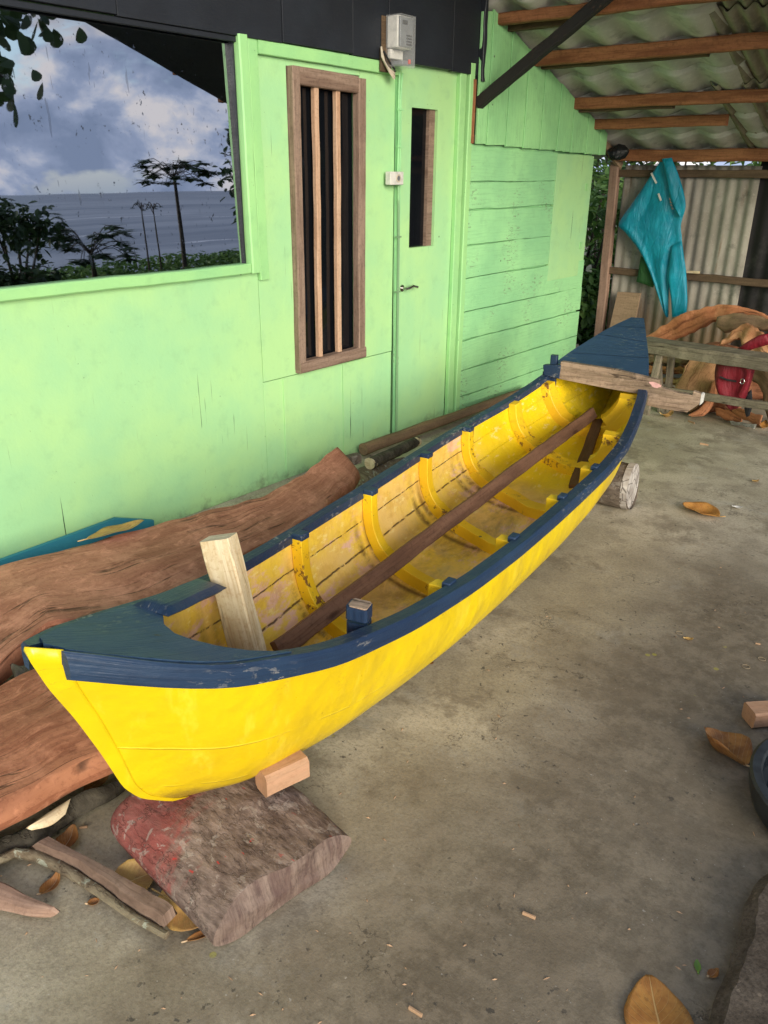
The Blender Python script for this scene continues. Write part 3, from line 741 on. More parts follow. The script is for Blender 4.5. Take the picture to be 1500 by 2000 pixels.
# gable boards, upright
gb = M(); y = 4.425; k = 0
def roofz(Y): return 2.40-.353*(Y-4.53)
while y < 6.19:
    wd = .105+.03*abs(nz((k*1.7, 2, 0), 1)); y2 = min(y+wd, 6.205)
    zb0 = 1.698-.033*(y-4.43)/1.77+nz((k*2.3, 5, 0), 1)*.006; zb1 = zb0+.002
    zt0, zt1 = roofz(y)+.004, roofz(y2)+.004
    if k == 0: zt0 -= .06; zt1 -= .01
    x = .034+.009*(k % 2)*abs(nz((k*1.3, 1, 1), 1))+.004*(k % 2)
    gb.prism([(x, y+.002, zb0), (x, y2-.002, zb1), (x, y2-.002, zt1), (x, y+.002, zt0)], (.016, 0, 0)); y = y2; k += 1
gb.uv = [[(q[1], q[0]) for q in u] for u in gb.uv]
hp(gb, 'gable_cladding', m_gable, bevel=.002)
hp(M().box((.0, 4.42, 1.705), (.032, 6.15, 1.75)), 'backing_batten', m_purlinD)
# fascia, black boards
fy = [-2.5, 1.0, 2.02, 2.86, 3.33, 3.60, 4.17, 4.43]
for i in range(len(fy)-1):
    hp(M().box((.002, fy[i]+.002, 2.062+.004*(i % 2)), (.030+.003*(i % 2), fy[i+1]-.002, 3.3)), 'fascia_board', m_black, bevel=.002)
rg = M(); rg.board((.04, 4.443, 2.03), (.035, 4.435, 3.3), .03, .05, up=(0, 1, 0), wob=.012, n=40); hp(rg, 'fascia_end_board', m_black)
hp(M().box((.0015, -2.5, 2.04), (.020, 2.60, 2.061)), 'window_head', m_black, bevel=.002)
hp(M().box((-3.5, 6.02, 0), (-.07, 6.08, 2.0)).box((-3.5, -2.5, 0), (-3.44, 6.02, 3.2)), 'rear_wall', m_green_board, smooth=False)
hp(M().prism([(-.065, 6.0, 1.98), (-3.45, 6.0, 1.98), (-3.45, -2.5, 3.25), (-.065, -2.5, 3.25)], (0, 0, .03)), 'house_roof', m_cement, smooth=False)
hp(M().board((.02, 4.402, 1.70), (.02, 4.402, 2.04), .03, .03, up=(0, 1, 0)), 'bare_strip', m_purlin)

# ------------------------------------------------------------------ CARPORT ROOF
RY0, RX1 = 2.3, 2.97
roof = thing('lean_to_roof', 'low sloping lean-to roof of milky and cement sheets on orange-brown purlins', 'roof', (1.4, 4.5, 1.6))
def rp(mb, name, mat, **k): return mb.build(name, mat, roof, **k)
def tile(x, Y):
    ph = (Y/.315) % 1
    return .030*math.cos(2*math.pi*x/.275+(.3 if int(Y/.315) % 2 else 0))+.026*(ph)+.004*nz((x, Y, 0), 3)
# milky tile-pattern sheets between the house and x = 1.2: overlapping rows with a scalloped lip
mk = M(); row = .300; Yr = 3.9
while Yr < 6.70:
    Y1 = min(Yr+row+.02, 6.74)
    def ff(u, v, a=Yr, b=Y1):
        x = -.6+u*1.83; Y = a+v*(b-a)
        q = .5+.5*math.cos(2*math.pi*(x+.02*nz((a, 0, 0), 3))/.275)
        return Vector((x, Y-.030*q*(1 if v < .5 else .6), roofz(Y)+.078-.040*q**.8-.024*(1-v)**.7*1.0-.006+.003*nz((x, Y, 0), 4)))
    mk.grid(ff, 100, 8)
    mk.grid(lambda u, v: ff(u, 0)+Vector((0, .006*v, .055*v)), 100, 1)
    Yr += row
rp(mk, 'milky_sheet', m_fibre, solid=.003, recalc=False, angle=50)
def fc(x0, x1, y0, y1, dz, wl=.088, amp=.016):
    nx = int((x1-x0)/wl*10)
    def f(u, v):
        x = x0+u*(x1-x0); Y = y0+v*(y1-y0); return Vector((x, Y, roofz(Y)+dz+amp*math.cos(2*math.pi*x/wl)+.004*nz((x, Y, 1), 2)))
    return M().grid(f, nx, 14)
rp(fc(1.20, RX1, 3.6, 4.98, .070), 'cement_sheet', m_cement, solid=.006, recalc=False, angle=60)
rp(fc(1.12, RX1, 4.85, 5.72, .050), 'cement_sheet', m_cement, solid=.006, recalc=False, angle=60)
rp(fc(.97, RX1, 5.6, 6.75, .036), 'cement_sheet', m_cement, solid=.006, recalc=False, angle=60)
rp(fc(-.05, RX1, RY0, 4.0, .085), 'cement_sheet', m_cement, solid=.006, recalc=False, angle=60)
for Y, x0, x1, h, mt, dz in ((5.05, .04, RX1, .078, m_purlin, -.012), (5.15, .03, 1.10, .045, m_purlinD, .0), (5.65, .0, RX1, .072, m_purlin, -.012), (5.71, .02, .72, .03, m_purlinD, -.03), (5.98, -.02, .99, .068, m_purlin, -.012),
                             (6.50, .0, RX1, .085, m_purlin, -.028), (4.60, .05, RX1, .06, m_purlin, -.01), (4.72, .05, .5, .035, m_purlinD, 0), (3.9, .0, RX1, .05, m_purlin, 0), (3.2, .0, RX1, .05, m_purlin, 0), (2.5, 0, RX1, .05, m_purlin, 0)):
    z = roofz(Y)-.005+dz
    rp(M().board((x0, Y, z), (x1, Y, z+.002), h, .055, n=30, wob=.004), 'purlin', mt)
rp(M().board((RX1-.05, RY0, roofz(RY0)-.005), (RX1-.05, 6.7, roofz(6.7)-.005), .06, .04, n=40), 'rake_beam', m_beamblack)
p0 = Vector((.045, 4.45, 1.925)); p1 = Vector((.774, 4.45, 2.372)); dd = p1-p0
rp(M().board(p0-dd*.02, p0+dd*1.9, .062, .055, n=40, wob=.004), 'brace', m_beamblack)
rp(M().board((RX1-.06, 6.6, 0), (RX1-.06, 6.6, 1.62), .07, .07, up=(0, 1, 0)), 'support_post', m_post)
rp(M().board((-.05, 4.40, roofz(4.4)+.0), (-.05, 6.55, roofz(6.55)+.0), .09, .04, n=30), 'added_gap_strip', m_beamblack)  # dark strip added behind the gable to black out the bright gap under the sheets
rp(M().prism([(1.75, 3.4, roofz(3.4)-.068), (RX1-.08, 3.4, roofz(3.4)-.068), (RX1-.08, 6.4, roofz(6.4)-.068), (1.75, 6.4, roofz(6.4)-.068)], (0, 0, .008)), 'added_dark_panel', m_black, smooth=False)  # added black panel, darkens the roof underside mirrored in the big window
rp(M().board((-.03, 6.22, 1.80), (.0, 6.60, 1.60), .06, .035), 'rafter_end', m_leanboard)

# ------------------------------------------------------------------ TIN WALL
TY = 6.60
tin = thing('corrugated_sheet_wall', 'grey weathered corrugated sheet wall with wooden battens at the back of the shelter', 'wall', (1.2, TY, 0))
def corr(x0, x1, z0, z1, yo, wl=.083, amp=.0062):
    def f(u, v):
        x = x0+u*(x1-x0); return Vector((x, TY+yo+amp*math.cos(2*math.pi*x/wl), z0+v*(z1-z0)+.006*nz((x*3, 0, v), 2)))
    return M().grid(f, int((x1-x0)/wl*10), 8)
corr(.03, 1.075, .05, 1.605, .035).build('corrugated_sheet', m_tin, tin, recalc=False, solid=.004, angle=60)
corr(1.06, 2.95, .03, 1.66, .055, .11).build('black_sheet', m_blacksheet, tin, recalc=False, solid=.004, angle=60)
M().board((.0, TY-.02, 0), (-.035, TY-.02, 1.63), .075, .06, up=(1, 0, 0)).build('post', m_post, tin)
for z, m_ in ((1.545, m_purlinD), (.795, m_purlinD)):
    M().board((.0, TY-.01, z), (2.95, TY-.012, z+.006), .055, .04, n=40, wob=.004).build('batten', m_, tin)

# ------------------------------------------------------------------ BOAT  (local frame: x to starboard, y from bow to stern)
BX, BY = 1.705, .540
HEAD = R(8.28)
boat = thing('wooden_boat', 'long narrow yellow wooden boat with navy blue rails and decks, propped on logs', 'boat', (BX, BY, 0), HEAD)
Ls = 4.116
S_ = [0, .05, .15, .3, .6, .9, 1.2, 1.5, 1.8, 2.1, 2.4, 2.7, 3.0, 3.3, 3.6, 3.9, 4.116]
Z_ = [.757, .735, .682, .612, .515, .467, .446, .438, .437, .442, .447, .458, .483, .532, .625, .718, .757]
B_ = [.012, .05, .122, .198, .262, .303, .335, .354, .366, .376, .381, .370, .333, .287, .207, .100, .028]
KS = [.0, .3, .4, .5, .8, 1.2, 2.0, 2.6, 3.0, 3.3, 3.5, 3.65, 3.75]
KZ = [.19, .165, .12, .095, .075, .075, .088, .14, .208, .252, .288, .32, .35]
def sm1(x, X, Y):
    return float(np.interp(x, X, Y))
def smooth_tab(X, Y, n=400, k=9):
    xx = np.linspace(X[0], X[-1], n); yy = np.interp(xx, X, Y)
    pad = np.r_[2*yy[0]-yy[k:0:-1], yy, 2*yy[-1]-yy[-2:-k-2:-1]]
    ker = np.hanning(2*k+3)[1:-1]; ker /= ker.sum()
    return xx, np.convolve(pad, ker, 'valid')
ZX, ZY = smooth_tab(S_, Z_, k=14); BX_, BY_ = smooth_tab(S_, B_, k=10); KX, KY = smooth_tab(KS, KZ, k=6)
def zs(s): return sm1(s, ZX, ZY)
def bw(s): return sm1(s, BX_, BY_)
def zk(s): return sm1(s, KX, KY)
STV = [0, .015, .165, .27, .48, .68, .84, 1.0]; STS = [.33, .305, .205, .165, .122, .076, .033, 0]
SS2 = [3.72, 3.74, 3.80, 3.85, 3.92, 3.99, 4.06, 4.116]
STX, STY = smooth_tab(STV, STS, k=20)
def S0(v): return sm1(v, STX, STY)
def S1(v): return sm1(v, STV, SS2)
def hull_pt(t, v, ins=0.0):
    """t 0..1 bow to stern, v 0 keel .. 1 sheer (height fraction); ins = inset"""
    s = S0(v)+(S1(v)-S0(v))*t
    st = t*Ls; sb = .33+t*(3.72-.33)
    zt = zs(st)-.012; zb = zk(sb)
    end = min(1, min(t, 1-t)/.06); end = end*end*(3-2*end)
    full = max(0, 1-(1-v)**3.2)**.5
    vee = (max(v, 0)**.4)*(.86+.14*v)
    u = full*end+vee*(1-end)
    x = bw(st)*u-.006
    z = zb+(zt-zb)*v
    if ins:
        x = max(.0, x-ins*(1 if v > .1 else .6+.4*v/.1)); z = z+ins*max(0, 1-v/.25)
    return max(x, 0), s, z
NT_, NV = 110, 22
def vdist(j, n=NV): return (j/n)**1.7
def hull_surface(mb, ins, flip):
    verts, uvs, fs = [], [], []
    for i in range(NT_+1):
        t = i/NT_; t = t*.5+.5*(.5-.5*math.cos(math.pi*t))
        for j in range(-NV, NV+1):
            v = vdist(abs(j)); x, s, z = hull_pt(t, v, ins)
            k = 1 if j >= 0 else -1
            verts.append(Vector((x*k, s, z))); uvs.append((s, v))
    W = 2*NV+1
    for i in range(NT_):
        for j in range(2*NV):
            a = i*W+j; f = (a, a+1, a+W+1, a+W); fs.append(f[::-1] if flip else f)
    mb.add(verts, fs, uvs)
    return verts, W
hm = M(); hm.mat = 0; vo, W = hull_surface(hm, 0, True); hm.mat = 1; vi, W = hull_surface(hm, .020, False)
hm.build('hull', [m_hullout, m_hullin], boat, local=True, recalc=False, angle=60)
# stem timber: a strip of the hull surface at the bow, standing a few millimetres proud
st_ = M()
def stemP(u, k):
    v = u; wd = .010+.036*v; t = abs(k)*wd/(S1(v)-S0(v)); x, s, z = hull_pt(t, v)
    if k > 0: x = x+.0008
    elif k < 0: x = -x-.0008
    return Vector((x, s-.005*(1-abs(k)), z+(.016 if v > .985 and k > -.15 else 0)))
st_.grid(lambda u, v: stemP(u, -1+2*v), 30, 10, flip=True)
st_.build('stem', m_hullout, boat, local=True, recalc=False, solid=.003, angle=50)

# gunwales
def gunw(sd, s0, s1, wt, hb):
    def prof(s):
        b = bw(s)+.006; w_ = min(wt, max(.012, b*.95)); z = zs(s); h = hb(s)
        j = .0025*nz((s*6, sd, 0), 1)
        return [(b-w_, z-.030), (b-w_+.002, z+j), (b-.004, z+.002+j), (b+.003, z-.006), (b+.006+j, z-h*.5), (b+.004, z-h+.004), (b-.008, z-h), (b-.012, z-.030)]
    n = 90; g_ = M(); vs = []; us = []; fs = []
    for i in range(n+1):
        s = s0+(s1-s0)*i/n; P_ = prof(s)
        for k in range(9):
            q = P_[k % 8]; vs.append(Vector((sd*q[0], s, q[1]))); us.append((s, k*.02+(3 if sd > 0 else 0)))
    for i in range(n):
        for k in range(8): fs.append((i*9+k, i*9+k+1, (i+1)*9+k+1, (i+1)*9+k))
    g_.add(vs, fs, us)
    for i in (0, n): g_.add([vs[i*9+k] for k in range(8)], [list(range(8))])
    g_.build('gunwale', m_navy, boat, local=True, angle=30)
gunw(1, .042, 4.10, .046, lambda s: .062-.020*min(1, s/1.2))
gunw(-1, .01, 4.10, .040, lambda s: .058-.016*min(1, s/1.2))

# decks
def deck(name, s_lo, s_hi, dz, th, nx=14, ns=30, inset=.02, ov=0.0, crown=.0):
    """s_lo(f), s_hi(f) give the ends for lateral fraction f in -1..1"""
    vs, us, fs = [], [], []
    mb = M()
    def f(u, v, d):
        fr_ = -1+2*u; s = s_lo(fr_)+(s_hi(fr_)-s_lo(fr_))*v
        b = max(.004, bw(s)-inset+ov); x = fr_*b
        return Vector((x, s, zs(s)+dz+d+crown*(1-fr_*fr_)+.0015*nz((x*20, s*6, 0), 1)))
    top = [[f(i/nx, j/ns, 0) for j in range(ns+1)] for i in range(nx+1)]
    bot = [[f(i/nx, j/ns, -th) for j in range(ns+1)] for i in range(nx+1)]
    mb.add([p for r_ in top for p in r_], [(i*(ns+1)+j, (i+1)*(ns+1)+j, (i+1)*(ns+1)+j+1, i*(ns+1)+j+1) for i in range(nx) for j in range(ns)], [(p.x+9, p.y) if name == 'stern_deck' else (p.y, p.x) for r_ in top for p in r_])
    mb.add([p for r_ in bot for p in r_], [(i*(ns+1)+j, i*(ns+1)+j+1, (i+1)*(ns+1)+j+1, (i+1)*(ns+1)+j) for i in range(nx) for j in range(ns)])
    rim = [(i, 0) for i in range(nx+1)]+[(nx, j) for j in range(1, ns+1)]+[(i, ns) for i in range(nx-1, -1, -1)]+[(0, j) for j in range(ns-1, 0, -1)]
    m_ = len(rim)
    mb.add([top[i][j] for i, j in rim]+[bot[i][j] for i, j in rim], [(k, (k+1) % m_, m_+(k+1) % m_, m_+k) for k in range(m_)])
    return mb.build(name, m_deck, boat, local=True, angle=40)
aftx = [-1, -.62, -.52, -.30, 0, .3, .55, .8, 1]; afts = [.46, .43, .42, .375, .350, .352, .37, .405, .48]
deck('bow_deck', lambda f: .035+.02*abs(f), lambda f: sm1(f, aftx, afts), .0045, .022, nx=30, ns=16, inset=.014)
deck('stern_deck', lambda f: 3.375+.02*f, lambda f: 4.108, .014, .022, nx=16, ns=30, inset=-.006)
grv = M()      # plank seams on the stern deck are real shallow battens gaps: thin dark strips let in
for s, k in ((3.60, .02), (3.80, -.015), (3.95, .01)):
    pts_ = [Vector((fr_*(bw(s)+.004), s+k*fr_, zs(s+k*fr_)+.0150)) for fr_ in [i/8-1 for i in range(17)]]
    grv.grid(lambda u, v: pts_[round(u*16)]+Vector((0, .0065*v, .0006)), 16, 1)
grv.build('deck_seam', m_dark, boat, local=True, recalc=False)
# side shelf left of the bow deck
sb = M(); sb.loft([(-.200, .41, zs(.41)+.004), (-.262, .69, zs(.69)+.006)], [(-.09, .42, zs(.42)+.006), (-.155, .69, zs(.69)+.012)], (0, 0, 1), .030, nu=12, nv=6, rnd=0.05, amp=.002, edge=.004)
sb.build('side_shelf', m_navy, boat, local=True)

# ribs: follow the inner hull
def inner(s, v, sd, ins):
    # find t so that hull_pt(t, v).s == s
    a = (s-S0(v))/(S1(v)-S0(v)); a = min(1, max(0, a)); x, _, z = hull_pt(a, v, .020)
    x2, _, z2 = hull_pt(a, min(1, v+.03), .020); x1, _, z1 = hull_pt(a, max(0, v-.03), .020)
    tx, tz = x2-x1, z2-z1; l = math.hypot(tx, tz) or 1
    nx_, nz_ = -tz/l, tx/l          # inward normal for the +x side
    return Vector((sd*(x+nx_*ins), 0, z+nz_*ins))
def rib_path(sl, sr, v0=0.0, v1=.97, side=0, n=22):
    out = []
    if side <= 0: out += [(-1, v1+(v0-v1)*i/n) for i in range(n+1)]
    if side == 0: out += [(1, v0+(v1-v0)*i/n) for i in range(1, n+1)]
    if side > 0: out += [(1, v0+(v1-v0)*i/n) for i in range(n+1)]
    return out
def rib_strip(mb, sl, sr, side, v0, v1, wd, d0, d1, taper=False):
    """strip along the inner hull; wd along the boat, d0..d1 depth from the planking"""
    path = rib_path(sl, sr, v0, v1, side); vs, us, fs = [], [], []
    for i, (sd, v) in enumerate(path):
        x_, = (abs(inner((sl+sr)/2, v, sd, 0).x),)
        fr_ = sd*min(1, x_/.30); sc = (sl+sr)/2+(sr-sl)/2*fr_
        vv = v**1.25 if v > 0 else 0
        e = 1.0
        if taper: e = .55+.45*min(1, min(i, len(path)-1-i)/3)
        for (q, dpt) in ((-.5, d0), (-.5, d1*e), (.5, d1*e), (.5, d0)):
            s = sc+q*wd; p = inner(s, vv, sd, dpt); vs.append(Vector((p.x, s+.002*nz((p.x*9, s*3, p.z*9), 3), p.z))); us.append((i*.03, q*wd+dpt))
        vs.append(vs[-4].copy()); us.append((i*.03, wd+.05))
    n = len(path)
    for i in range(n-1):
        for k in range(4): fs.append((i*5+k, i*5+k+1, (i+1)*5+k+1, (i+1)*5+k))
    mb.add(vs, fs, us)
    for i in (0, n-1): mb.add([vs[i*5+k] for k in range(4)], [(0, 1, 2, 3)])
for i, (sl, sr) in enumerate(RIBS):
    r_ = M()
    floor_w = .05 if i < 4 else .065
    rib_strip(r_, sl, sr, 0, 0.0, .42 if i < 6 else .9, floor_w, -.002, .048, taper=True)
    if i == 6: rib_strip(r_, sl, sr, 0, 0, .93, .055, -.002, .045)
    rr = r_.build('rib', m_ribY, boat, local=True, bevel=.002)
    for sd, s in ((-1, sl), (1, sr)):
        if i == 0 : continue
        u_ = M(); rib_strip(u_, s, s, sd, .30, 1.0 if i < 6 else .96, .046 if i < 5 else .056, .001, .044 if sd < 0 else (.072 if i < 5 else .095))
        k_ = u_.build('rib_upright', m_ribY, rr, local=True, bevel=.003)
        if i in (1, 2, 3, 4) :
            p = inner(s, 1, sd, .026 if sd < 0 else .018); hw_ = .021 if sd < 0 else .014; q = M(); q.box((p.x-hw_, s-.0225, zs(s)-.016), (p.x+hw_, s+.0225, zs(s)+.006)); q.build('rib_tip', m_navy, rr, local=True, bevel=.004)
# thin end ribs under the stern deck
# mast-like raw post and blue post at the front boom station
M().board((-.095, .72, .20), (-.215, .735, .630), .088, .058, up=(1, .25, 0), n=16, wob=.003, ch=.09).build('raw_post', m_rawpost, boat, local=True)
bp_ = M(); bp_.board((.205, .775, .33), (.212, .775, .488), .056, .044, up=(1, .2, 0), n=8, wob=.002); bp_.board((.212, .775, .496), (.214, .775, .532), .058, .046, up=(1, .2, 0), n=4, wob=.002); bp_.build('blue_post', m_navy, boat, local=True)
q = M(); q.board((.2145, .775, .531), (.2147, .775, .536), .050, .040, up=(1, .2, 0), n=2, wob=.001); q.build('post_end', m_cross, boat, local=True)
bp2 = M(); bp2.board((-.225, 3.375, .42), (-.228, 3.375, .655), .036, .030, up=(1, 0, 0), n=6, wob=.002); bp2.build('blue_post', m_navy, boat, local=True)
# crossbar at the stern: plank on edge, notched
def bl(P):    # world -> boat frame
    d = Vector((P.x-BX, P.y-BY, P.z)); c_, s__ = math.cos(-HEAD), math.sin(-HEAD); return Vector((d.x*c_-d.y*s__, d.x*s__+d.y*c_, d.z))
def bplane(x, y, s):   # point where the view ray meets the boat's cross plane at station s
    d = ray(x, y); ax_ = Vector((-math.sin(HEAD), math.cos(HEAD), 0)); t_2 = (s-(CAM-Vector((BX, BY, 0))).dot(ax_))/d.dot(ax_); return bl(CAM+d*t_2)
out = [(1095, 706), (1200, 722), (1288, 743), (1290, 757), (1326, 768), (1352, 772), (1354, 764), (1371, 770), (1368, 788), (1341, 806), (1300, 800), (1262, 792), (1266, 773), (1180, 758), (1090, 740)]
cb = M(); cb.prism([bplane(x, y, 3.335) for x, y in out], (0, .035, 0)); cbo = cb.build('crossbar', m_cross, boat, local=True, bevel=.003, smooth=False)
cn = M(); cn.prism([bplane(x, y, 3.333) for x, y in ((1060, 713), (1096, 713), (1092, 740), (1062, 733))], (0, .040, 0)); cn.build('crossbar_end', m_navy, cbo, local=True, bevel=.003, smooth=False)
cw = M(); cw.prism([bplane(x, y, 3.333) for x, y in ((1370, 769), (1374, 771), (1371, 788), (1366, 792))], (0, .038, 0)); cw.build('crossbar_edge_paint', m_plaster, cbo, local=True, smooth=False)
pk_ = M()
cpt = bplane(1279, 752, 3.3325); ring_ = [cpt+Vector((.028*math.cos(a)*(1+.3*math.sin(3*a)), 0, .013*math.sin(a)-.2*.028*math.cos(a))) for a in [k*math.pi/6 for k in range(12)]]
pk_.prism(ring_, (0, .003, 0)); pk_.build('paint_dab', m_pink, cbo, local=True, smooth=False)

# loose planks in the boat
def bw_(p): c_, s__ = math.cos(HEAD), math.sin(HEAD); return Vector((BX+p[0]*c_-p[1]*s__, BY+p[0]*s__+p[1]*c_, p[2]))
n_ = bw_((-.135, .86, .225)); f_ = bw_((.0, 3.33, .40)); f_ = bw_(bl(atz(1158, 806, .385)))
tag(M().board(n_, f_, .058, .026, up=(-.5, .2, .8), n=50, wob=.003).build('long_brown_plank', m_darkplank), 'long dark brown plank lying lengthwise on the ribs inside the yellow boat', 'plank')
tag(M().board(bw_((.05, 3.36, .345)), bw_((.17, 2.66, .225)), .055, .018, up=(1, .2, .2), n=20, wob=.003).build('short_board', m_stick), 'short dull brown board leaning against the right side inside the boat stern', 'board')

# ------------------------------------------------------------------ LOGS UNDER THE BOAT
def halflog():
    mb = M(); x0, x1 = 1.53, 1.965; y0, y1 = .715, 1.115; nx, na = 44, 48
    def f(u, v):
        x = x0+(x1-x0)*u; e = 1
        if u < .16: e = .60+.40*math.sqrt(max(0, 1-((.16-u)/.16)**2))
        a = 2*math.pi*v; yc = (y0+y1)/2+.02*(u-.5); hw = (y1-y0)/2*(.80+.20*e); hf = 1.06-.30*u
        c_, s__ = math.cos(a), math.sin(a); zc = .060*hf
        yy = -math.copysign(abs(c_)**.80, c_)*hw; zz = math.copysign(abs(s__)**.85, s__)*(.092 if s__ > 0 else .058)*e*hf
        p = Vector((x, yc+yy, zc+zz)); n__ = nz(p, 5, 3)*.012+nz(p, 17, 1)*.004+nz(p, 45, 1)*.0015
        p = p+Vector((0, yy*.20*n__/.1, n__*(1 if s__ > 0 else .3))); p.x += .02*nz(p, 8, 7) if u < .02 or u > .98 else 0
        p.z = max(p.z, .001); q = p-Vector((1.74, .91, 0)); ca_, sa_ = math.cos(-.12), math.sin(-.12)
        return Vector((1.74+q.x*ca_-q.y*sa_, .91+q.x*sa_+q.y*ca_, p.z))
    mb.grid(f, nx, na, lambda u, v: (u*.5, v))
    th_ = thing('half_round_log', 'squat reddish-brown half-round log with peeling patches under the bow of the boat', 'log', ((x0+x1)/2, (y0+y1)/2, 0))
    mb.build('log_body', m_halflog, th_, recalc=False, angle=60)
    for u, m_ in ((0, m_halflog), (1, m_halfend)):
        e_ = M(); ring = [f(u, k/na) for k in range(na+1)]
        cc = sum(ring, Vector())/len(ring)
        vs = []; us = []
        for k, p in enumerate(ring):
            for w_ in range(5):
                q = cc.lerp(p, w_/4); q = q+Vector(((.012*(1-w_/4)+.008*nz(q, 25))*(1 if u else -1.6)*(1 if w_ < 4 else 0), 0, 0)); vs.append(q); us.append((q.z*2+.3*q.y, q.y))
        e_.add(vs, [(k*5+w_, k*5+w_+1, (k+1)*5+w_+1, (k+1)*5+w_) for k in range(na) for w_ in range(4)], us)
        e_.build('sawn_end' if u else 'rounded_end', m_, th_, angle=60)
halflog()
def roundlog(name, label, p0, p1, r0, r1, bark, end, squash=1.0, wob=.008, cat='log', rings=16, both=True, seg=26):
    p0 = Vector(p0); p1 = Vector(p1); th_ = thing(name, label, cat, ((p0.x+p1.x)/2, (p0.y+p1.y)/2, min(p0.z, p1.z)-max(r0, r1)))
    n = rings; path = [p0.lerp(p1, i/n)+Vector((0, 0, nz((i*.3, r0*50, 0), 1)*r0*.12)) for i in range(n+1)]; path[0] = p0; path[-1] = p1
    b_2 = M(); b_2.tube(path, [r0+(r1-r0)*i/n for i in range(n+1)], seg, cap=False, wob=wob, sd=r0*99)
    b_2.build('bark', bark, th_, angle=60)
    for q, s__, rr_ in ((p0, -1, r0), (p1, 1, r1)):
        if s__ < 0 and not both: continue
        d = (p1-p0).normalized(); e_ = M(); e_.tube([q-d*s__*.03, q+d*s__*.001], rr_*1.012, seg, cap=True, wob=wob, sd=r0*99)
        e_.build('cut_end', end, th_, angle=30)
    return th_
roundlog('round_log', 'short round log with whitish cut end propping the stern of the boat', (1.02, 3.56, .112), (1.59, 3.645, .117), .110, .116, m_bark, m_endg, wob=.007)
# wedge block on half log
def pxprism(pts, z, h, shrink=1): return [atz(x, y, z) for x, y in pts]
wb = M(); pts_ = [atz(488, 1516, .20), atz(530, 1538, .20), atz(602, 1492, .20), atz(566, 1478, .20)]
zb_ = .145
wb.board(atz(510, 1530, .172)+Vector((0, 0, 0)), atz(592, 1490, .172), .066, .058, up=(0, 0, 1), n=8, wob=.004, ch=.16)
tag(wb.build('wedge_block', m_cream), 'small freshly sawn orange wood block on top of the half-round log, beside the yellow hull', 'wood block')

# ------------------------------------------------------------------ BIG SLABS BY THE WALL
sl1 = M()
A = [atz(-260, 1195, .17), atz(-120, 1155, .17), atz(0, 1120, .17), atz(120, 1087, .17), atz(250, 1054, .17), atz(360, 1022, .165), atz(470, 998, .165), atz(560, 958, .17), atz(620, 915, .19), atz(662, 884, .21)]
Bp = [atz(-320, 1500, .12), atz(-150, 1420, .12), atz(-20, 1345, .12), atz(85, 1250, .13), atz(150, 1240, .12), atz(300, 1215, .11), atz(450, 1120, .10), atz(560, 1060, .10), atz(660, 985, .10), atz(705, 935, .10)]
sl1.loft(A, Bp, (.12, 0, 1), .10, nu=90, nv=30, rnd=.06, amp=.011, fs=4.5, seed=2, edge=.022)
slab1 = tag(sl1.build('rear_timber_slab', m_slab, angle=60), 'long reddish-brown rough timber slab lying along the green wall behind the boat', 'timber slab')
sl2 = M()
A = [atz(-330, 1420, .17), atz(-150, 1390, .17), atz(-20, 1362, .17), atz(60, 1325, .17), atz(115, 1300, .165), atz(260, 1250, .15)]
Bp = [atz(-320, 1760, .13), atz(-160, 1700, .13), atz(-10, 1610, .13), atz(90, 1560, .135), atz(225, 1492, .13), atz(330, 1440, .12)]
sl2.loft(A, Bp, (0, 0, 1), .085, nu=70, nv=28, rnd=.06, amp=.010, fs=4.5, seed=11, edge=.018)
tag(sl2.build('front_timber_slab', m_slab2, angle=60), 'wide reddish-brown timber slab on the floor beside the bow, below the crack', 'timber slab')
bb = M(); bb.prism([atx(x, y, .03) for x, y in ((-260, 1165), (-60, 1108), (0, 1091), (120, 1048), (223, 1010), (296, 1014), (300, 1060), (0, 1140), (-260, 1220))], (.018, 0, 0))
tag(bb.build('turquoise_board', m_bluepaint), 'narrow turquoise painted board between the green wall and the rear slab', 'board')
# bark flakes on the slab crack
bk = M()
bk.loft([atz(55, 1228, .205), atz(90, 1240, .205), atz(125, 1218, .205), atz(170, 1190, .205), atz(235, 1185, .20)], [atz(60, 1222, .20), atz(100, 1222, .20), atz(130, 1200, .20), atz(175, 1178, .20), atz(240, 1180, .20)], (0, 0, 1), .012, nu=24, nv=4, rnd=.3, amp=.012, fs=14, seed=3)
# grey strip lying between slab and boat
gs = M(); gs.board(atz(290, 1190, .20), atz(520, 1075, .20), .03, .02, up=(0, 0, 1), n=14, wob=.006)
tag(gs.build('pale_wood_strip', m_tan), 'thin pale wood strip lying on the rear slab just behind the boat rail', 'wood strip')
bk2 = M(); bk2.loft([atz(108, 1238, .19), atz(150, 1205, .195), atz(200, 1186, .195), atz(250, 1190, .19), atz(290, 1184, .19)], [atz(120, 1256, .185), atz(160, 1232, .185), atz(205, 1216, .185), atz(255, 1205, .185), atz(295, 1190, .185)], (0, 0, 1), .022, nu=30, nv=6, rnd=.3, amp=.018, fs=12, seed=8, edge=.02)
tag(bk2.build('torn_bark', m_peel), 'ragged torn bark flake in the crack of the rear slab behind the bow', 'bark')
rk = M()
rk.loft([atz(20, 1300, .16), atz(40, 1290, .16), atz(70, 1288, .16)], [atz(35, 1345, .15), atz(60, 1352, .15), atz(95, 1320, .15)], (0, 0, 1), .05, nu=14, nv=8, rnd=.4, amp=.03, fs=20, seed=4)
tag(rk.build('bark_chunk', m_bark), 'knobbly grey bark chunk between the two slabs just left of the bow tip', 'bark')
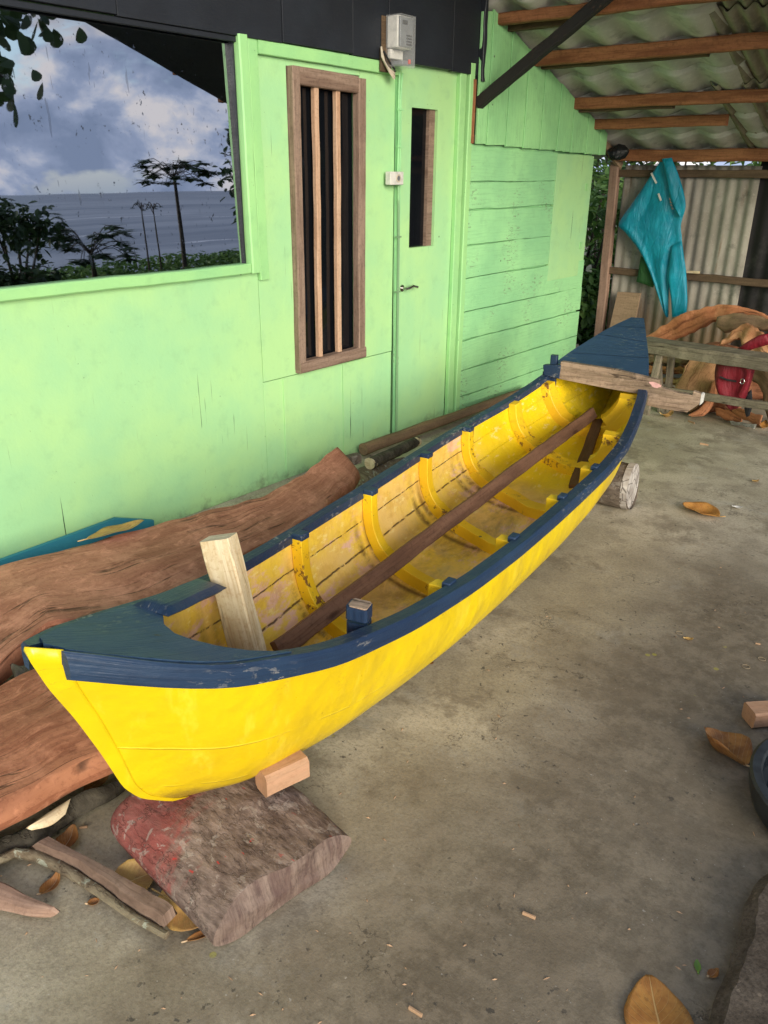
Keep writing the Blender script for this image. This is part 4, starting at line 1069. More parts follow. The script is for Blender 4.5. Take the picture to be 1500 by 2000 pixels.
# bits behind the boat near the door
roundlog('cut_branch', 'dark bark branch with pale cut end lying by the foot of the green wall', atz(722, 906, .10), atz(815, 862, .10), .032, .030, m_barkdark, m_rawpost, wob=.004)
roundlog('weathered_pole', 'thin grey-brown pole on the floor along the wall behind the dark branch', (.08, 3.35, .05), (.10, 5.2, .05), .035, .028, m_greylog, m_greylog, wob=.004)
bx = M(); bx.board(atz(672, 900, .12), atz(700, 893, .12), .05, .05, n=4, wob=.006); tag(bx.build('small_grey_block', m_bark), 'small grey rough block between the rear slab tip and the dark branch', 'wood block')
gl = M(); gl.loft([atz(690, 920, .06), atz(715, 908, .06), atz(750, 905, .06), atz(790, 892, .06)], [atz(700, 955, .03), atz(735, 940, .03), atz(770, 920, .03), atz(800, 905, .03)], (0, 0, 1), .05, nu=14, nv=8, rnd=.5, amp=.01)
tag(gl.build('greenish_log_piece', m_lich), 'mossy brown log piece under the cut branch behind the boat rail', 'log piece')

# sticks & bark lower left
c1 = M(); P0 = [(60, 1655), (110, 1640), (165, 1672), (225, 1715), (290, 1765), (346, 1800)]
c1.loft([atz(*p, .045) for p in [(90, 1638), (180, 1688), (265, 1736), (347, 1783)]], [atz(*p, .042) for p in [(60, 1655), (130, 1683), (200, 1728), (255, 1768), (322, 1810)]], (.2, .1, 1), .045, nu=30, nv=8, rnd=.06, amp=.006, fs=14, seed=5, edge=.004)
cs_ = tag(c1.build('curved_branch_offcut', m_brownframe), 'curved bark-edged branch offcut on the floor in front of the front slab', 'wood offcut')
c1b = M(); c1b.tube([atz(*p, .030) for p in [(-20, 1690), (30, 1664), (75, 1672), (130, 1698), (195, 1742), (262, 1792), (325, 1828)]], [.010, .014, .014, .013, .012, .011, .008], 10, wob=.006, sd=4)
c1b.build('bark_edge', m_lich, cs_)
c2 = M(); c2.loft([atz(*p, .03) for p in [(-40, 1650), (60, 1612), (140, 1560), (210, 1532), (252, 1512)]], [atz(*p, .015) for p in [(-40, 1700), (70, 1655), (150, 1598), (220, 1560), (262, 1530)]], (.1, .1, 1), .035, nu=26, nv=6, rnd=.4, amp=.010, fs=16, seed=6, edge=.006)
tag(c2.build('dark_bark_strip', m_barkdark), 'long dark bark strip along the lower edge of the front slab', 'bark')
c3 = M(); c3.loft([atz(*p, .07) for p in [(50, 1618), (90, 1590), (138, 1560)]], [atz(*p, .06) for p in [(62, 1622), (100, 1612), (128, 1590)]], (.1, .1, 1), .012, nu=12, nv=4, rnd=.3, amp=.004, seed=7)
tag(c3.build('pale_splinter', m_rawpost), 'pale pointed wood splinter lying on the dark bark strip', 'splinter')
c4 = M(); c4.loft([atz(*p, .03) for p in [(-60, 1700), (0, 1722), (60, 1752), (118, 1778)]], [atz(*p, .02) for p in [(-60, 1775), (0, 1778), (60, 1790), (108, 1787)]], (0, 0, 1), .03, nu=18, nv=6, rnd=.35, amp=.008, fs=12, seed=9)
tag(c4.build('pinkish_bark_slab', m_post), 'pinkish grey bark slab at the left edge of the floor', 'bark')

# ------------------------------------------------------------------ LEAVES
def leaf(c, L, Wd, hd, curl=.3, fold=.25, tilt=0, mat=None, label='', roll=0, seed=0, tip=.9, name='dry_leaf', group='dry fallen leaves'):
    mb = M(); n = 26; k = 12
    ca, sa = math.cos(hd), math.sin(hd)
    def f(u, v):
        t = u; vv = v*2-1
        wd = Wd*.5*(max(.02, math.sin(math.pi*min(1, max(.001, t*.97+.015))**tip))**.75)*(1+.06*nz((t*7, vv*2, seed), 1))
        x = (t-.5)*L; y = vv*wd
        z = .003+abs(vv)**1.5*fold*wd+curl*L*((t-.5)**2)*1.1+(.006+.018*curl)*nz((x*14, y*14, seed), 1)*min(1, L/.15)+max(0, t-.8)*curl*L*1.2
        y2 = y*math.cos(roll)-z*math.sin(roll); z2 = y*math.sin(roll)+z*math.cos(roll)
        p = Vector((x, y2, z2)); p.z += x*math.tan(tilt); return Vector((c[0]+p.x*ca-p.y*sa, c[1]+p.x*sa+p.y*ca, c[2]+p.z))
    mb.grid(f, n, k, lambda u, v: (u, v*2-1))
    zmin = min(p.z for p in mb.v)
    for p in mb.v: p.z += c[2]+.0015-zmin
    st2 = [f(-.16, .5), f(-.05, .5), f(.05, .5)]
    for p in st2: p.z += c[2]+.0015-zmin
    mb.tube(st2, [.0018, .0022, .0016], 5)
    o = mb.build(name, mat or m_leafbrown, recalc=False, solid=.0007)
    return tag(o, label, 'leaf', group)
def hd_of(a, b):
    p, q = atz(*a), atz(*b); return math.atan2(q.y-p.y, q.x-p.x)
leaf(atz(1283, 1985), .17, .135, hd_of((1283, 2060), (1250, 1900)), .05, .10, mat=m_leafbrown, label='broad rounded brown leaf lying flat at the bottom edge of the floor', seed=1, tip=.75)
leaf(atz(1410, 1472), .16, .125, hd_of((1500, 1530), (1360, 1420)), .35, .9, roll=.25, mat=m_leafrust, label='folded amber leaf with pale midrib beside the black basin', seed=2)
leaf(atz(1367, 1003), .19, .14, hd_of((1400, 1015), (1335, 995)), .25, .5, mat=m_leafbrown, label='curled tan leaf alone on the floor to the right of the rear log', seed=3)
leaf(atz(262, 1722, .01), .105, .085, hd_of((240, 1730), (320, 1700)), .3, .4, roll=.5, mat=m_leaftan, label='crumpled pale yellow leaf against the left end of the half-round log', seed=4)
leaf(atz(368, 1782, .02), .15, .10, hd_of((320, 1760), (420, 1815)), .3, .3, roll=.45, mat=m_leaftan, label='pinkish tan leaf between the branch offcut and the half-round log', seed=5)
leaf(atz(130, 1650), .085, .06, hd_of((110, 1690), (150, 1630)), .5, .5, mat=m_leafrust, label='brown leaf tucked behind the curved branch offcut', seed=6)
leaf(atz(100, 1735), .065, .035, hd_of((80, 1755), (122, 1705)), .8, .6, mat=m_leafrust, label='small upturned rust coloured leaf between the bark slab and the curved offcut', seed=7)
leaf(atz(190, 1530, .0), .09, .05, hd_of((160, 1550), (205, 1510)), .2, .3, mat=m_leafrust, label='amber leaf half hidden under the front slab edge', seed=8)
leaf(atz(228, 1040, .215), .24, .10, hd_of((150, 1060), (300, 1015)), .06, .25, roll=-.1, mat=m_leaftan, label='long olive yellow leaf resting on the top edge of the rear slab', seed=9, tip=1.0)
leaf(atz(1302, 815), .13, .06, hd_of((1280, 820), (1320, 810)), .8, .6, mat=m_leaftan, label='crumpled tan leaf on the floor in front of the bench', seed=10)
leaf(atz(395, 1828), .07, .02, hd_of((370, 1838), (420, 1815)), .2, .5, mat=m_leafrust, label='narrow curled leaf scrap at the near corner of the half-round log', seed=12)
leaf(atz(1490, 835), .11, .06, hd_of((1480, 845), (1500, 830)), .6, .5, mat=m_leafbrown, label='brown leaf on the floor at the far right edge of the photo', seed=13)
leaf(atz(1345, 1250), .03, .018, .5, .6, .6, mat=m_leaftan, label='tiny pale curled leaf scrap beside a thin rubber band', seed=14)
leaf(atz(841, 1297), .022, .016, .5, .6, .6, mat=m_leafrust, label='tiny brown leaf scrap on the floor just right of the boat hull', seed=15)
leaf(atz(1362, 1888), .03, .014, 2.0, .2, .3, mat=m_folb, label='tiny fresh green leaf on the floor near the dirty block', seed=16)
leaf(atz(1392, 1905), .028, .02, 1.2, .7, .6, mat=m_leafrust, label='tiny rust leaf scrap against the dirty block', seed=17)
leaf(atz(184, 1765), .028, .02, 1.2, .7, .6, mat=m_leafrust, label='tiny orange leaf scrap in front of the curved offcut', seed=18)
leaf(atz(1441, 993), .045, .03, .2, .5, .5, mat=m_plaster, label='small whitish scrap on the floor right of the curled tan leaf', seed=19, name='white_scrap')
leaf(atz(1476, 941), .04, .02, 1, .5, .5, mat=m_leaftan, label='small dry leaf scrap on the far right of the floor', seed=20)

# floor crumbs: too many and too small to count
db = M()
for i in range(190):
    x = random.uniform(0, 1500); y = random.choice([random.uniform(840, 2000), random.uniform(1200, 2000)])
    p = atz(x, y)
    if p.x < .5 or p.x > 3.6: continue
    r0 = random.uniform(.0012, .0038); a = random.uniform(0, 3.14); e = random.uniform(1, 3.2)
    dx, dy = math.cos(a)*r0*e, math.sin(a)*r0*e
    db.add([(p.x-dx, p.y-dy, .0), (p.x+dy*.5/e, p.y-dx*.5/e, 0), (p.x+dx, p.y+dy, 0), (p.x-dy*.5/e, p.y+dx*.5/e, 0), (p.x, p.y, r0)], [(0, 1, 4), (1, 2, 4), (2, 3, 4), (3, 0, 4)])
tag(db.build('floor_crumbs', m_splinter, smooth=False, recalc=False, origin=(0, 0, 0)), 'tiny wood crumbs and grit scattered over the concrete floor', 'debris', kind='stuff')
for i, (x, y, r_) in enumerate(((1327, 1237, .012), (1457, 1303, .013), (1488, 1288, .012))):
    p = atz(x, y); mb = M(); n = 24
    ring = [p+Vector((math.cos(a)*r_, math.sin(a)*r_*.9, .0022)) for a in [2*math.pi*k/n for k in range(n+1)]]
    mb.tube(ring, .0009, 5, cap=False)
    tag(mb.build('rubber_band', m_band), ['thin tan rubber band beside the tiny pale leaf scrap, leftmost of three', 'thin tan rubber band nearest the camera of the three on the dark floor', 'thin tan rubber band at the right photo edge behind another band'][i], 'rubber band', 'rubber bands on the floor')
for i, (x, y, L, hd) in enumerate(((163, 1618, .02, .9), (1480, 1259, .016, .3), (1033, 1790, .03, .2), (811, 1979, .03, .1), (1350, 826, .06, -.5), (1375, 869, .05, .1))):
    p = atz(x, y); d = Vector((math.cos(hd), math.sin(hd), 0))*L*.5
    tag(M().board(p-d+Vector((0, 0, .004)), p+d+Vector((0, 0, .004)), L*.28, .005, n=3, wob=.001).build('wood_chip', m_splinter),
        ['orange chip on the floor near the bark strip', 'short pale chip near the rubber bands', 'thin brown chip in the middle of the near floor', 'small orange chip at the bottom edge of the floor', 'dark twig piece on the floor in front of the bench', 'small twig piece on the far floor'][i], 'wood chip', 'wood chips on the floor')

# ------------------------------------------------------------------ RIGHT EDGE
p = atz(1480, 1400, .0)
tag(M().board(atz(1462, 1398, .03)+Vector((.0, 0, 0)), atz(1560, 1392, .03), .055, .07, n=6, wob=.004).build('pinkish_wood_block', m_cream), 'pinkish wood block with a yellow paint mark at the right edge behind the basin', 'wood block')
def basin():
    c = Vector((2.905, 2.00, 0)); mb = M(); rim = M(); inn = M()
    prof_o = [(.10, .0), (.15, .01), (.185, .05), (.205, .12), (.215, .16), (.222, .165), (.225, .158)]
    def lathe(mb, pr, seg=56):
        vs = []; us = []
        for k in range(seg+1):
            a = 2*math.pi*k/seg
            for r_, z in pr: vs.append((c.x+r_*math.cos(a), c.y+r_*math.sin(a), z+.004)); us.append((a, z+r_))
        n = len(pr); mb.add(vs, [(k*n+j, (k+1)*n+j, (k+1)*n+j+1, k*n+j+1) for k in range(seg) for j in range(n-1)], us)
    th_ = thing('black_basin', 'round black rubber basin at the right edge of the floor beside the folded leaf', 'basin', c)
    lathe(mb, [(.0, .0), (.20, .0), (.235, .02), (.248, .06), (.250, .09)]); mb.build('basin_wall', m_rubber, th_, recalc=False)
    lathe(rim, [(.250, .09), (.252, .098), (.245, .104), (.224, .102), (.218, .094)]); rim.build('basin_rim', m_rubber, th_, recalc=False)
    lathe(inn, [(.218, .094), (.216, .05), (.20, .03), (.0, .022)]); inn.build('basin_inside', m_tar, th_, recalc=False)
basin()
bs = M()
A = [atz(*p, .04) for p in [(1540, 1690), (1490, 1715), (1456, 1760), (1450, 1800), (1440, 1835), (1405, 1930), (1385, 1990), (1360, 2060)]]
Bp = [a + Vector((.42, .10, 0)) for a in A]
bs.loft(A, Bp, (0, 0, 1), .055, nu=60, nv=16, rnd=.05, amp=.004, fs=14, seed=13, edge=.006)
tag(bs.build('dirty_concrete_block', m_step), 'rough dirty brown concrete block in the bottom right corner', 'block')

# ------------------------------------------------------------------ METER AND SOCKET
def meter():
    th_ = thing('electricity_meter', 'grey electricity meter in a clear plastic case high on the black fascia', 'electricity meter', (.03, 3.66, 2.0))
    X0, X1 = .034, .135
    y0 = atx(783, 60, X1).y; y1 = atx(811, 60, X1).y
    zt = atx(784, 27, X1).z; zm = atx(784, 92, X1).z; zb = atx(784, 130, X1).z
    M().box((.032, y0-.028, zm-.06), (X0, y1+.0, zt+.0)).box((.032, y0-.04, zb-.02), (.045, y0+.04, zm)).build('backboard', m_purlinD, th_, bevel=.002)
    M().box((X0+.012, y0, zm), (X1-.02, y1, zt)).build('case', m_white, th_, bevel=.006)
    M().box((X0+.001, y0+.006, zm+.02), (X0+.011, y1-.01, zt-.005)).build('rear_plate', m_dark, th_, bevel=.002)
    M().box((X1-.0195, y0+.006, zm+.006), (X1-.008, y1-.006, zt-.006)).build('face_plate', m_grey, th_, bevel=.002)
    h = zt-zm; yy = y1-y0
    M().box((X1-.0078, y0+.20*yy, zt-.28*h), (X1-.005, y0+.52*yy, zt-.15*h)).build('display', m_dark, th_, smooth=False)
    kp = M()
    for a in range(3):
        for b__ in range(4): kp.box((X1-.0078, y0+(.48+.13*a)*yy, zm+(.10+.09*b__)*h), (X1-.004, y0+(.56+.13*a)*yy, zm+(.15+.09*b__)*h))
    kp.build('keypad', m_dark, th_, smooth=False)
    M().box((X0+.012, y0+.004, zm-.045), (X1-.065, y1-.012, zm-.002)).build('terminal_block', m_white, th_, bevel=.004)
    br = M(); br.box((X0+.012, y0+.035, zb+.012), (X1-.015, y1-.02, zb+.032)); br.build('breaker', m_grey, th_, bevel=.003)
    M().box((X1-.016, y1-.035, zb+.018), (X1-.006, y1-.024, zb+.038)).build('breaker_switch', m_redplastic, th_, bevel=.001)
    cv = M(); cv.box((X0+.008, y0-.004, zb), (X1, y1+.006, zt+.004)); cv.build('clear_cover', m_clear, th_, bevel=.003)
    wr = M()
    for k, (dy, dz) in enumerate(((0, 0), (.012, -.012), (-.01, .012))):
        wr.tube([(.05, y0-.045+dy*.3, zb+.075+dz), (.06, y0-.045+dy, zb+.03+dz), (.07, y0-.015+dy, zb-.012+dz), (.07, y0+.03, zb-.036+dz), (.05, y0+.06, zb-.03+dz), (.035, y0+.065, zb-.008)], .005, 8)
    wr.build('wires', m_wire, th_)
    k2 = M(); k2.tube([(.055, y0-.035, zb+.07), (.075, y0-.01, zb+.02), (.08, y0+.02, zb-.006), (.06, y0+.055, zb-.012)], .005, 8); k2.build('dark_wire', m_dark, th_)
    return y0, zb
my0, mzb = meter()
def socket():
    a = atx(757, 335, .04); b__ = atx(781, 361, .04)
    th_ = thing('wall_socket', 'small square yellowish power socket on the jamb left of the door', 'power socket', (.03, a.y, b__.z))
    M().box((.0235, a.y, b__.z), (.062, b__.y+.005, a.z)).build('socket_box', m_white, th_, bevel=.004)
    cy, cz = (a.y+b__.y)/2+.012, (a.z+b__.z)/2
    M().tube([(.0615, cy, cz), (.0645, cy, cz)], .020, 20).build('outlet_ring', m_wire, th_)
    M().tube([(.064, cy, cz), (.0652, cy, cz)], .013, 16).tube([(.064, cy, cz+.006), (.068, cy, cz+.006)], .003, 6).build('outlet_hole', m_grey, th_)
    for dy in (0, .016):
        c_ = M(); path = [(.028, 3.70+dy*1.6, mzb-.01), (.029, 3.695+dy, 1.90), (.029, 3.70+dy, 1.72), (.028, 3.697+dy, a.z)]
        c_.tube(rs(path, 30), .0055, 8); c_.build('cable', m_green_board, th_)
    c_ = M(); c_.tube(rs([(.028, 3.705, b__.z), (.029, 3.712, 1.1), (.028, 3.718, .5), (.027, 3.722, 0.0)], 30), .007, 8); c_.build('cable', m_green_board, th_)
    for z in (1.84, 1.66, 1.2, .9): M().box((.024, 3.688, z), (.037, 3.73, z+.008)).build('cable_clip', m_green_board, th_, smooth=False)
socket()

# ------------------------------------------------------------------ BACK CORNER
YC = 6.50
def cp(x, y, Y=YC): return aty(x, y, Y)
coat = thing('raincoat', 'teal blue raincoat hanging by its hood from the batten of the corrugated wall', 'raincoat', (aty(1300, 600, YC).x, YC, aty(1300, 600, YC).z))
def folds(k, a=.009, ph=0): return lambda u, v: a*math.sin(v*k*.8+ph+u*.8+1.5*nz((u*2, v*2, k), 1))*min(1, u*3)*(.5+abs(nz((u*3, v*4, 2), 1))*1.6)
cbm = M()
cbm.loft([cp(1298, 304), cp(1283, 325), cp(1262, 356), cp(1236, 395), cp(1208, 437), cp(1222, 455), cp(1250, 492), cp(1268, 530), cp(1285, 575), cp(1299, 612), cp(1303, 620)],
         [cp(1308, 304), cp(1318, 330), cp(1330, 372), cp(1338, 405), cp(1330, 440), cp(1332, 470), cp(1325, 500), cp(1312, 520), cp(1308, 550), cp(1306, 590), cp(1305, 619)], (0, -1, 0), .055, nu=60, nv=34, rnd=.35, amp=.010, fs=6, seed=3, ripple=folds(16))
cbm.build('coat_body', m_teal, coat, angle=80)
sl_ = M(); sl_.loft([cp(1312, 480, YC-.03), cp(1305, 540, YC-.03), cp(1312, 590, YC-.03), cp(1313, 620, YC-.03)], [cp(1332, 470, YC-.03), cp(1340, 530, YC-.03), cp(1343, 590, YC-.03), cp(1341, 612, YC-.03)], (0, -1, 0), .05, nu=26, nv=12, rnd=.4, amp=.010, fs=9, ripple=folds(9, .006))
sl_.build('sleeve', m_teal, coat, angle=80)
hd_ = M(); hd_.loft([cp(1292, 310, YC-.05), cp(1302, 350, YC-.05), cp(1310, 390, YC-.05), cp(1322, 415, YC-.05), cp(1330, 424, YC-.05)], [cp(1312, 308, YC-.05), cp(1328, 350, YC-.05), cp(1339, 390, YC-.05), cp(1338, 410, YC-.05), cp(1332, 424, YC-.05)], (0, -1, 0), .05, nu=26, nv=14, rnd=.45, amp=.012, fs=8, seed=5, ripple=folds(8, .007))
hd_.build('hood', m_teal, coat, angle=80)
for a, b__ in (((1272, 338), (1282, 358)), ((1286, 378), (1291, 392))):
    rsn = M(); rsn.board(cp(*a, YC-.045), cp(*b__, YC-.047), .014, .004, up=(1, 0, 0), n=3, wob=0); rsn.build('reflective_strip', m_plaster, coat, smooth=False)
ltr = M()
for k, (x, y) in enumerate(((1309, 389), (1310.5, 395), (1312, 401), (1314, 407))):
    q = cp(x, y, YC-.088); ltr.box((q.x-.008, q.y, q.z-.006), (q.x+.006, q.y+.002, q.z-.002)); ltr.box((q.x-.008, q.y, q.z-.006), (q.x-.004, q.y+.002, q.z+.008))
ltr.build('faded_lettering', m_post, coat, smooth=False)
gc = M(); gc.loft([cp(1252, 500, 6.53), cp(1247, 530, 6.53), cp(1243, 550, 6.53)], [cp(1282, 520, 6.53), cp(1280, 545, 6.53), cp(1276, 562, 6.53)], (0, -1, 0), .03, nu=14, nv=10, rnd=.4, amp=.006, ripple=folds(8, .006))
tag(gc.build('green_cloth', m_dgreen), 'dark green cloth hanging behind the teal raincoat', 'cloth')
lb = M(); lb.prism([cp(1206, 570, 6.53), cp(1251, 573, 6.53), cp(1222, 720, 6.40), cp(1172, 720, 6.40)], (0, .02, 0)); tag(lb.build('leaning_board', m_leanboard, smooth=False, bevel=.002), 'wide brown board leaning on the corrugated wall behind the boat stern', 'board')
sb_ = M(); sb_.board(cp(1342, 531, 6.55), cp(1366, 532, 6.55), .018, .02, n=3); tag(sb_.build('small_wood_stick', m_rawpost), 'tiny pale stick resting on the batten right of the raincoat', 'stick')
pb = M(); pc_ = aty(1208, 298, 6.35); pb.tube([pc_+Vector((-.09, 0, .01)), pc_+Vector((-.05, 0, -.005)), pc_, pc_+Vector((.05, 0, 0)), pc_+Vector((.08, 0, .012))], [.012, .045, .055, .035, .008], 18, wob=.03, sd=2)
tag(pb.build('black_plastic_bag', m_blackplastic), 'crumpled black plastic bag tucked under the roof at the house corner', 'plastic bag')

# bench
bench = thing('wooden_bench', 'grey weathered plank bench standing in front of the driftwood pile', 'bench', (1.3, 5.35, 0))
b0 = aty(1255, 664, 5.42); b1 = aty(1560, 708, 5.20)
M().board(b0, b1, .16, .028, up=(0, 1, .02), n=30, wob=.005).build('seat', m_greyboard, bench)
M().board(b0+Vector((0, -.07, -.040)), b1+Vector((0, -.07, -.040)), .055, .022, up=(0, 0, 1), n=30, wob=.003).build('apron', m_greyboard, bench)
for x0, y0_, x1, y1_, Y in ((1293, 676, 1262, 800, 5.33), (1313, 690, 1300, 800, 5.50), (1284, 680, 1292, 800, 5.45), (1545, 715, 1550, 830, 5.2)):
    a = aty(x0, y0_, Y); b__ = atz(x1, y1_, 0); b__ = Vector((a.x+(aty(x1, y1_, Y).x-a.x), Y, 0.0))
    M().board(b__, a, .045, .03, up=(1, 0, 0), n=8, wob=.003).build('leg', m_greyboard, bench)
r0_ = aty(1290, 762, 5.30); r1_ = aty(1560, 802, 5.12)
M().board(r0_, r1_, .05, .025, n=24, wob=.003).build('stretcher', m_greyboard, bench)

# driftwood pile: each piece its own thing
def drift(name, label, Apx, Bpx, Y, th, mat, seed, amp=.02, rnd=.3, fs=7, nu=40, nv=12, nrm=(0, -1, .25), edge=.006, cat='driftwood'):
    mb = M(); Yf = (lambda i, n: Y) if not hasattr(Y, '__len__') else (lambda i, n: Y[0]+(Y[1]-Y[0])*i/max(1, n-1))
    A = [aty(x, y, Yf(i, len(Apx))) for i, (x, y) in enumerate(Apx)]; B2 = [aty(x, y, Yf(i, len(Bpx))) for i, (x, y) in enumerate(Bpx)]
    for p in A+B2: p.z = max(p.z, .01)
    mb.loft(A, B2, nrm, th, nu=nu+20, nv=nv+8, rnd=min(rnd, .10), amp=amp*.8, fs=fs*1.4, seed=seed, edge=edge*2.2)
    return tag(mb.build(name, mat, angle=60), label, cat, 'driftwood pieces piled by the back wall')
drift('curved_slab', 'long arched orange-brown slab on top of the driftwood pile', [(1240, 668), (1300, 635), (1345, 610), (1390, 599), (1440, 598), (1490, 612), (1540, 640)], [(1255, 690), (1320, 664), (1360, 645), (1395, 630), (1440, 618), (1490, 628), (1535, 665)], (6.2, 6.2), .10, m_orange, 21, amp=.02)
drift('grey_log_piece', 'dull grey-brown rounded log on the right of the driftwood pile', [(1402, 622), (1415, 615), (1450, 612), (1500, 622), (1560, 640)], [(1400, 640), (1420, 650), (1450, 642), (1500, 648), (1560, 668)], (6.05, 6.0), .12, m_greylog, 22, rnd=.5)
drift('forked_root', 'pale orange forked root piece above the red bag', [(1404, 674), (1430, 650), (1450, 634), (1462, 633), (1490, 650), (1530, 690)], [(1412, 676), (1436, 664), (1448, 662), (1454, 690), (1470, 700), (1500, 720)], (5.9, 5.85), .08, m_tan, 23, rnd=.45, amp=.03, fs=11)
drift('large_leaning_slab', 'large orange-brown fibrous slab leaning down behind the bench', [(1362, 688), (1345, 705), (1325, 745), (1312, 775), (1305, 800)], [(1448, 690), (1436, 705), (1400, 745), (1382, 780), (1352, 818)], (5.85, 5.55), .07, m_tan, 24, amp=.03, rnd=.35, nv=20)
drift('lower_curved_slab', 'narrow curved orange slab at the foot of the pile beside the crossbar tip', [(1392, 745), (1385, 770), (1370, 795), (1345, 812)], [(1402, 742), (1398, 778), (1382, 808), (1350, 824)], (5.65, 5.45), .06, m_orange, 25, amp=.012)
for i, (ya, yb, x1, mt) in enumerate(((676, 690, 1360, m_orange), (692, 712, 1350, m_greylog), (714, 732, 1345, m_orange), (736, 752, 1335, m_tan), (754, 775, 1330, m_orange), (778, 800, 1330, m_orange))):
    drift('stacked_driftwood', ['topmost orange piece stacked behind the bench legs', 'grey piece under the topmost one behind the bench legs', 'rough orange piece in the middle of the stack behind the bench legs', 'tan piece low in the stack behind the bench legs', 'orange piece second from the floor behind the bench legs', 'lowest orange piece on the floor behind the bench legs'][i],
          [(1255, ya), (1300, ya+2), (x1, ya+3)], [(1255, yb), (1300, yb-2), (x1, yb+2)], (6.0, 5.9), .14, mt, 30+i, amp=.03, rnd=.5, fs=9)
drift('dark_floor_slab', 'dark brown slab on the floor in the middle of the pile', [(1355, 800), (1400, 770), (1450, 790)], [(1362, 822), (1400, 818), (1440, 812)], (5.7, 5.6), .08, m_slab2, 41, amp=.02, rnd=.4)
drift('floor_driftwood', 'small brown offcut on the floor under the red bag', [(1398, 795), (1420, 800), (1450, 815)], [(1400, 812), (1420, 820), (1448, 828)], (5.55, 5.5), .05, m_orange, 42, amp=.015, rnd=.4)
drift('sawn_board_end', 'flat orange sawn board end on the floor below the black strap', [(1425, 788), (1455, 802), (1490, 812)], [(1432, 808), (1460, 822), (1484, 832)], (5.5, 5.4), .03, m_orange, 43, amp=.004, rnd=.1)
drift('dark_arched_root', 'big dark brown arched root at the far right of the pile', [(1465, 690), (1490, 700), (1530, 720), (1560, 800)], [(1470, 745), (1488, 760), (1494, 800), (1500, 850)], (5.75, 5.6), .10, m_greylog, 44, amp=.03, rnd=.45)
drift('dark_back_slab', 'dark brown slab deep in the middle of the driftwood pile', [(1330, 690), (1400, 668), (1480, 690)], [(1340, 800), (1420, 800), (1500, 810)], (6.25, 6.25), .08, m_slab2, 45, amp=.03, rnd=.3)
drift('floor_stone_strip', 'pale flat stone strip on the floor in front of the pile', [(1425, 822), (1450, 824), (1478, 830)], [(1428, 830), (1450, 833), (1474, 838)], (5.45, 5.4), .03, m_stone, 46, amp=.005, cat='stone')
# red bag
bag = thing('red_backpack', 'red backpack with black straps hanging over the bench in front of the driftwood', 'backpack', (aty(1440, 790, 5.3).x, 5.3, aty(1440, 790, 5.3).z))
YB = 5.30
bm_ = M(); bm_.loft([aty(x, y, YB) for x, y in ((1408, 700), (1398, 712), (1396, 740), (1404, 765), (1420, 790), (1430, 800))], [aty(x, y, YB) for x, y in ((1460, 706), (1474, 715), (1470, 740), (1462, 765), (1452, 785), (1440, 798))], (0, -1, 0), .12, nu=26, nv=18, rnd=.4, amp=.018, fs=9, seed=6, ripple=folds(10, .010))
bm_.build('bag_body', m_red, bag, angle=80)
bt = M(); bt.loft([aty(x, y, 5.42) for x, y in ((1440, 680), (1465, 664), (1485, 654), (1500, 652))], [aty(x, y, 5.42) for x, y in ((1450, 690), (1470, 682), (1490, 676), (1505, 672))], (0, -1, .5), .06, nu=18, nv=8, rnd=.45, amp=.01)
bt.build('bag_flap', m_red, bag, angle=80)
bs_ = M(); bs_.tube([aty(x, y, YB-.075) for x, y in ((1458, 712), (1462, 730), (1456, 752), (1444, 775))], [.014, .012, .014, .010], 8, sx=.5); bs_.build('strap', m_red, bag)
bs_ = M(); bs_.tube([aty(x, y, YB-.072) for x, y in ((1406, 736), (1420, 742), (1438, 745))], .006, 8); bs_.build('black_trim', m_blackcloth, bag)
bs_ = M(); bs_.loft([aty(x, y, 5.33) for x, y in ((1456, 770), (1454, 800), (1458, 815))], [aty(x, y, 5.33) for x, y in ((1468, 760), (1470, 790), (1464, 812))], (0, -1, 0), .03, nu=12, nv=8, rnd=.4, amp=.006); bs_.build('hanging_strap', m_blackcloth, bag)
for x, y in ((1459, 708), (1462, 716), (1450, 745)):
    q = aty(x, y, YB-.095); bc = M(); bc.tube([q+Vector((math.cos(a)*.012, 0, math.sin(a)*.016)) for a in [k*math.pi/5 for k in range(11)]], .002, 6, cap=False); bc.build('buckle', m_chrome, bag)

# ------------------------------------------------------------------ VEGETATION
def leafcards(mb, cfn, n, sz, rng, asp=1.6, droop=.3):
    for _ in range(n):
        p = cfn(rng); L = sz*rng.uniform(.6, 1.3); a = rng.uniform(0, 6.283); t = rng.uniform(-.9, .7)
        d = Vector((math.cos(a)*math.cos(t), math.sin(a)*math.cos(t), math.sin(t)-droop)).normalized()
        sd_ = d.cross(Vector((rng.uniform(-.5, .5), rng.uniform(-.5, .5), 1))).normalized()*(L/asp/2); up_ = sd_.cross(d).normalized()*(L*.08)
        mb.add([p, p+d*L*.3+sd_*.8+up_, p+d*L*.65+sd_*.85+up_*.6, p+d*L-up_, p+d*L*.65-sd_*.85+up_*.6, p+d*L*.3-sd_*.8+up_, p+d*L*.5-up_*.6], [(0, 1, 6), (1, 2, 6), (2, 3, 6), (3, 4, 6), (4, 5, 6), (5, 0, 6)])
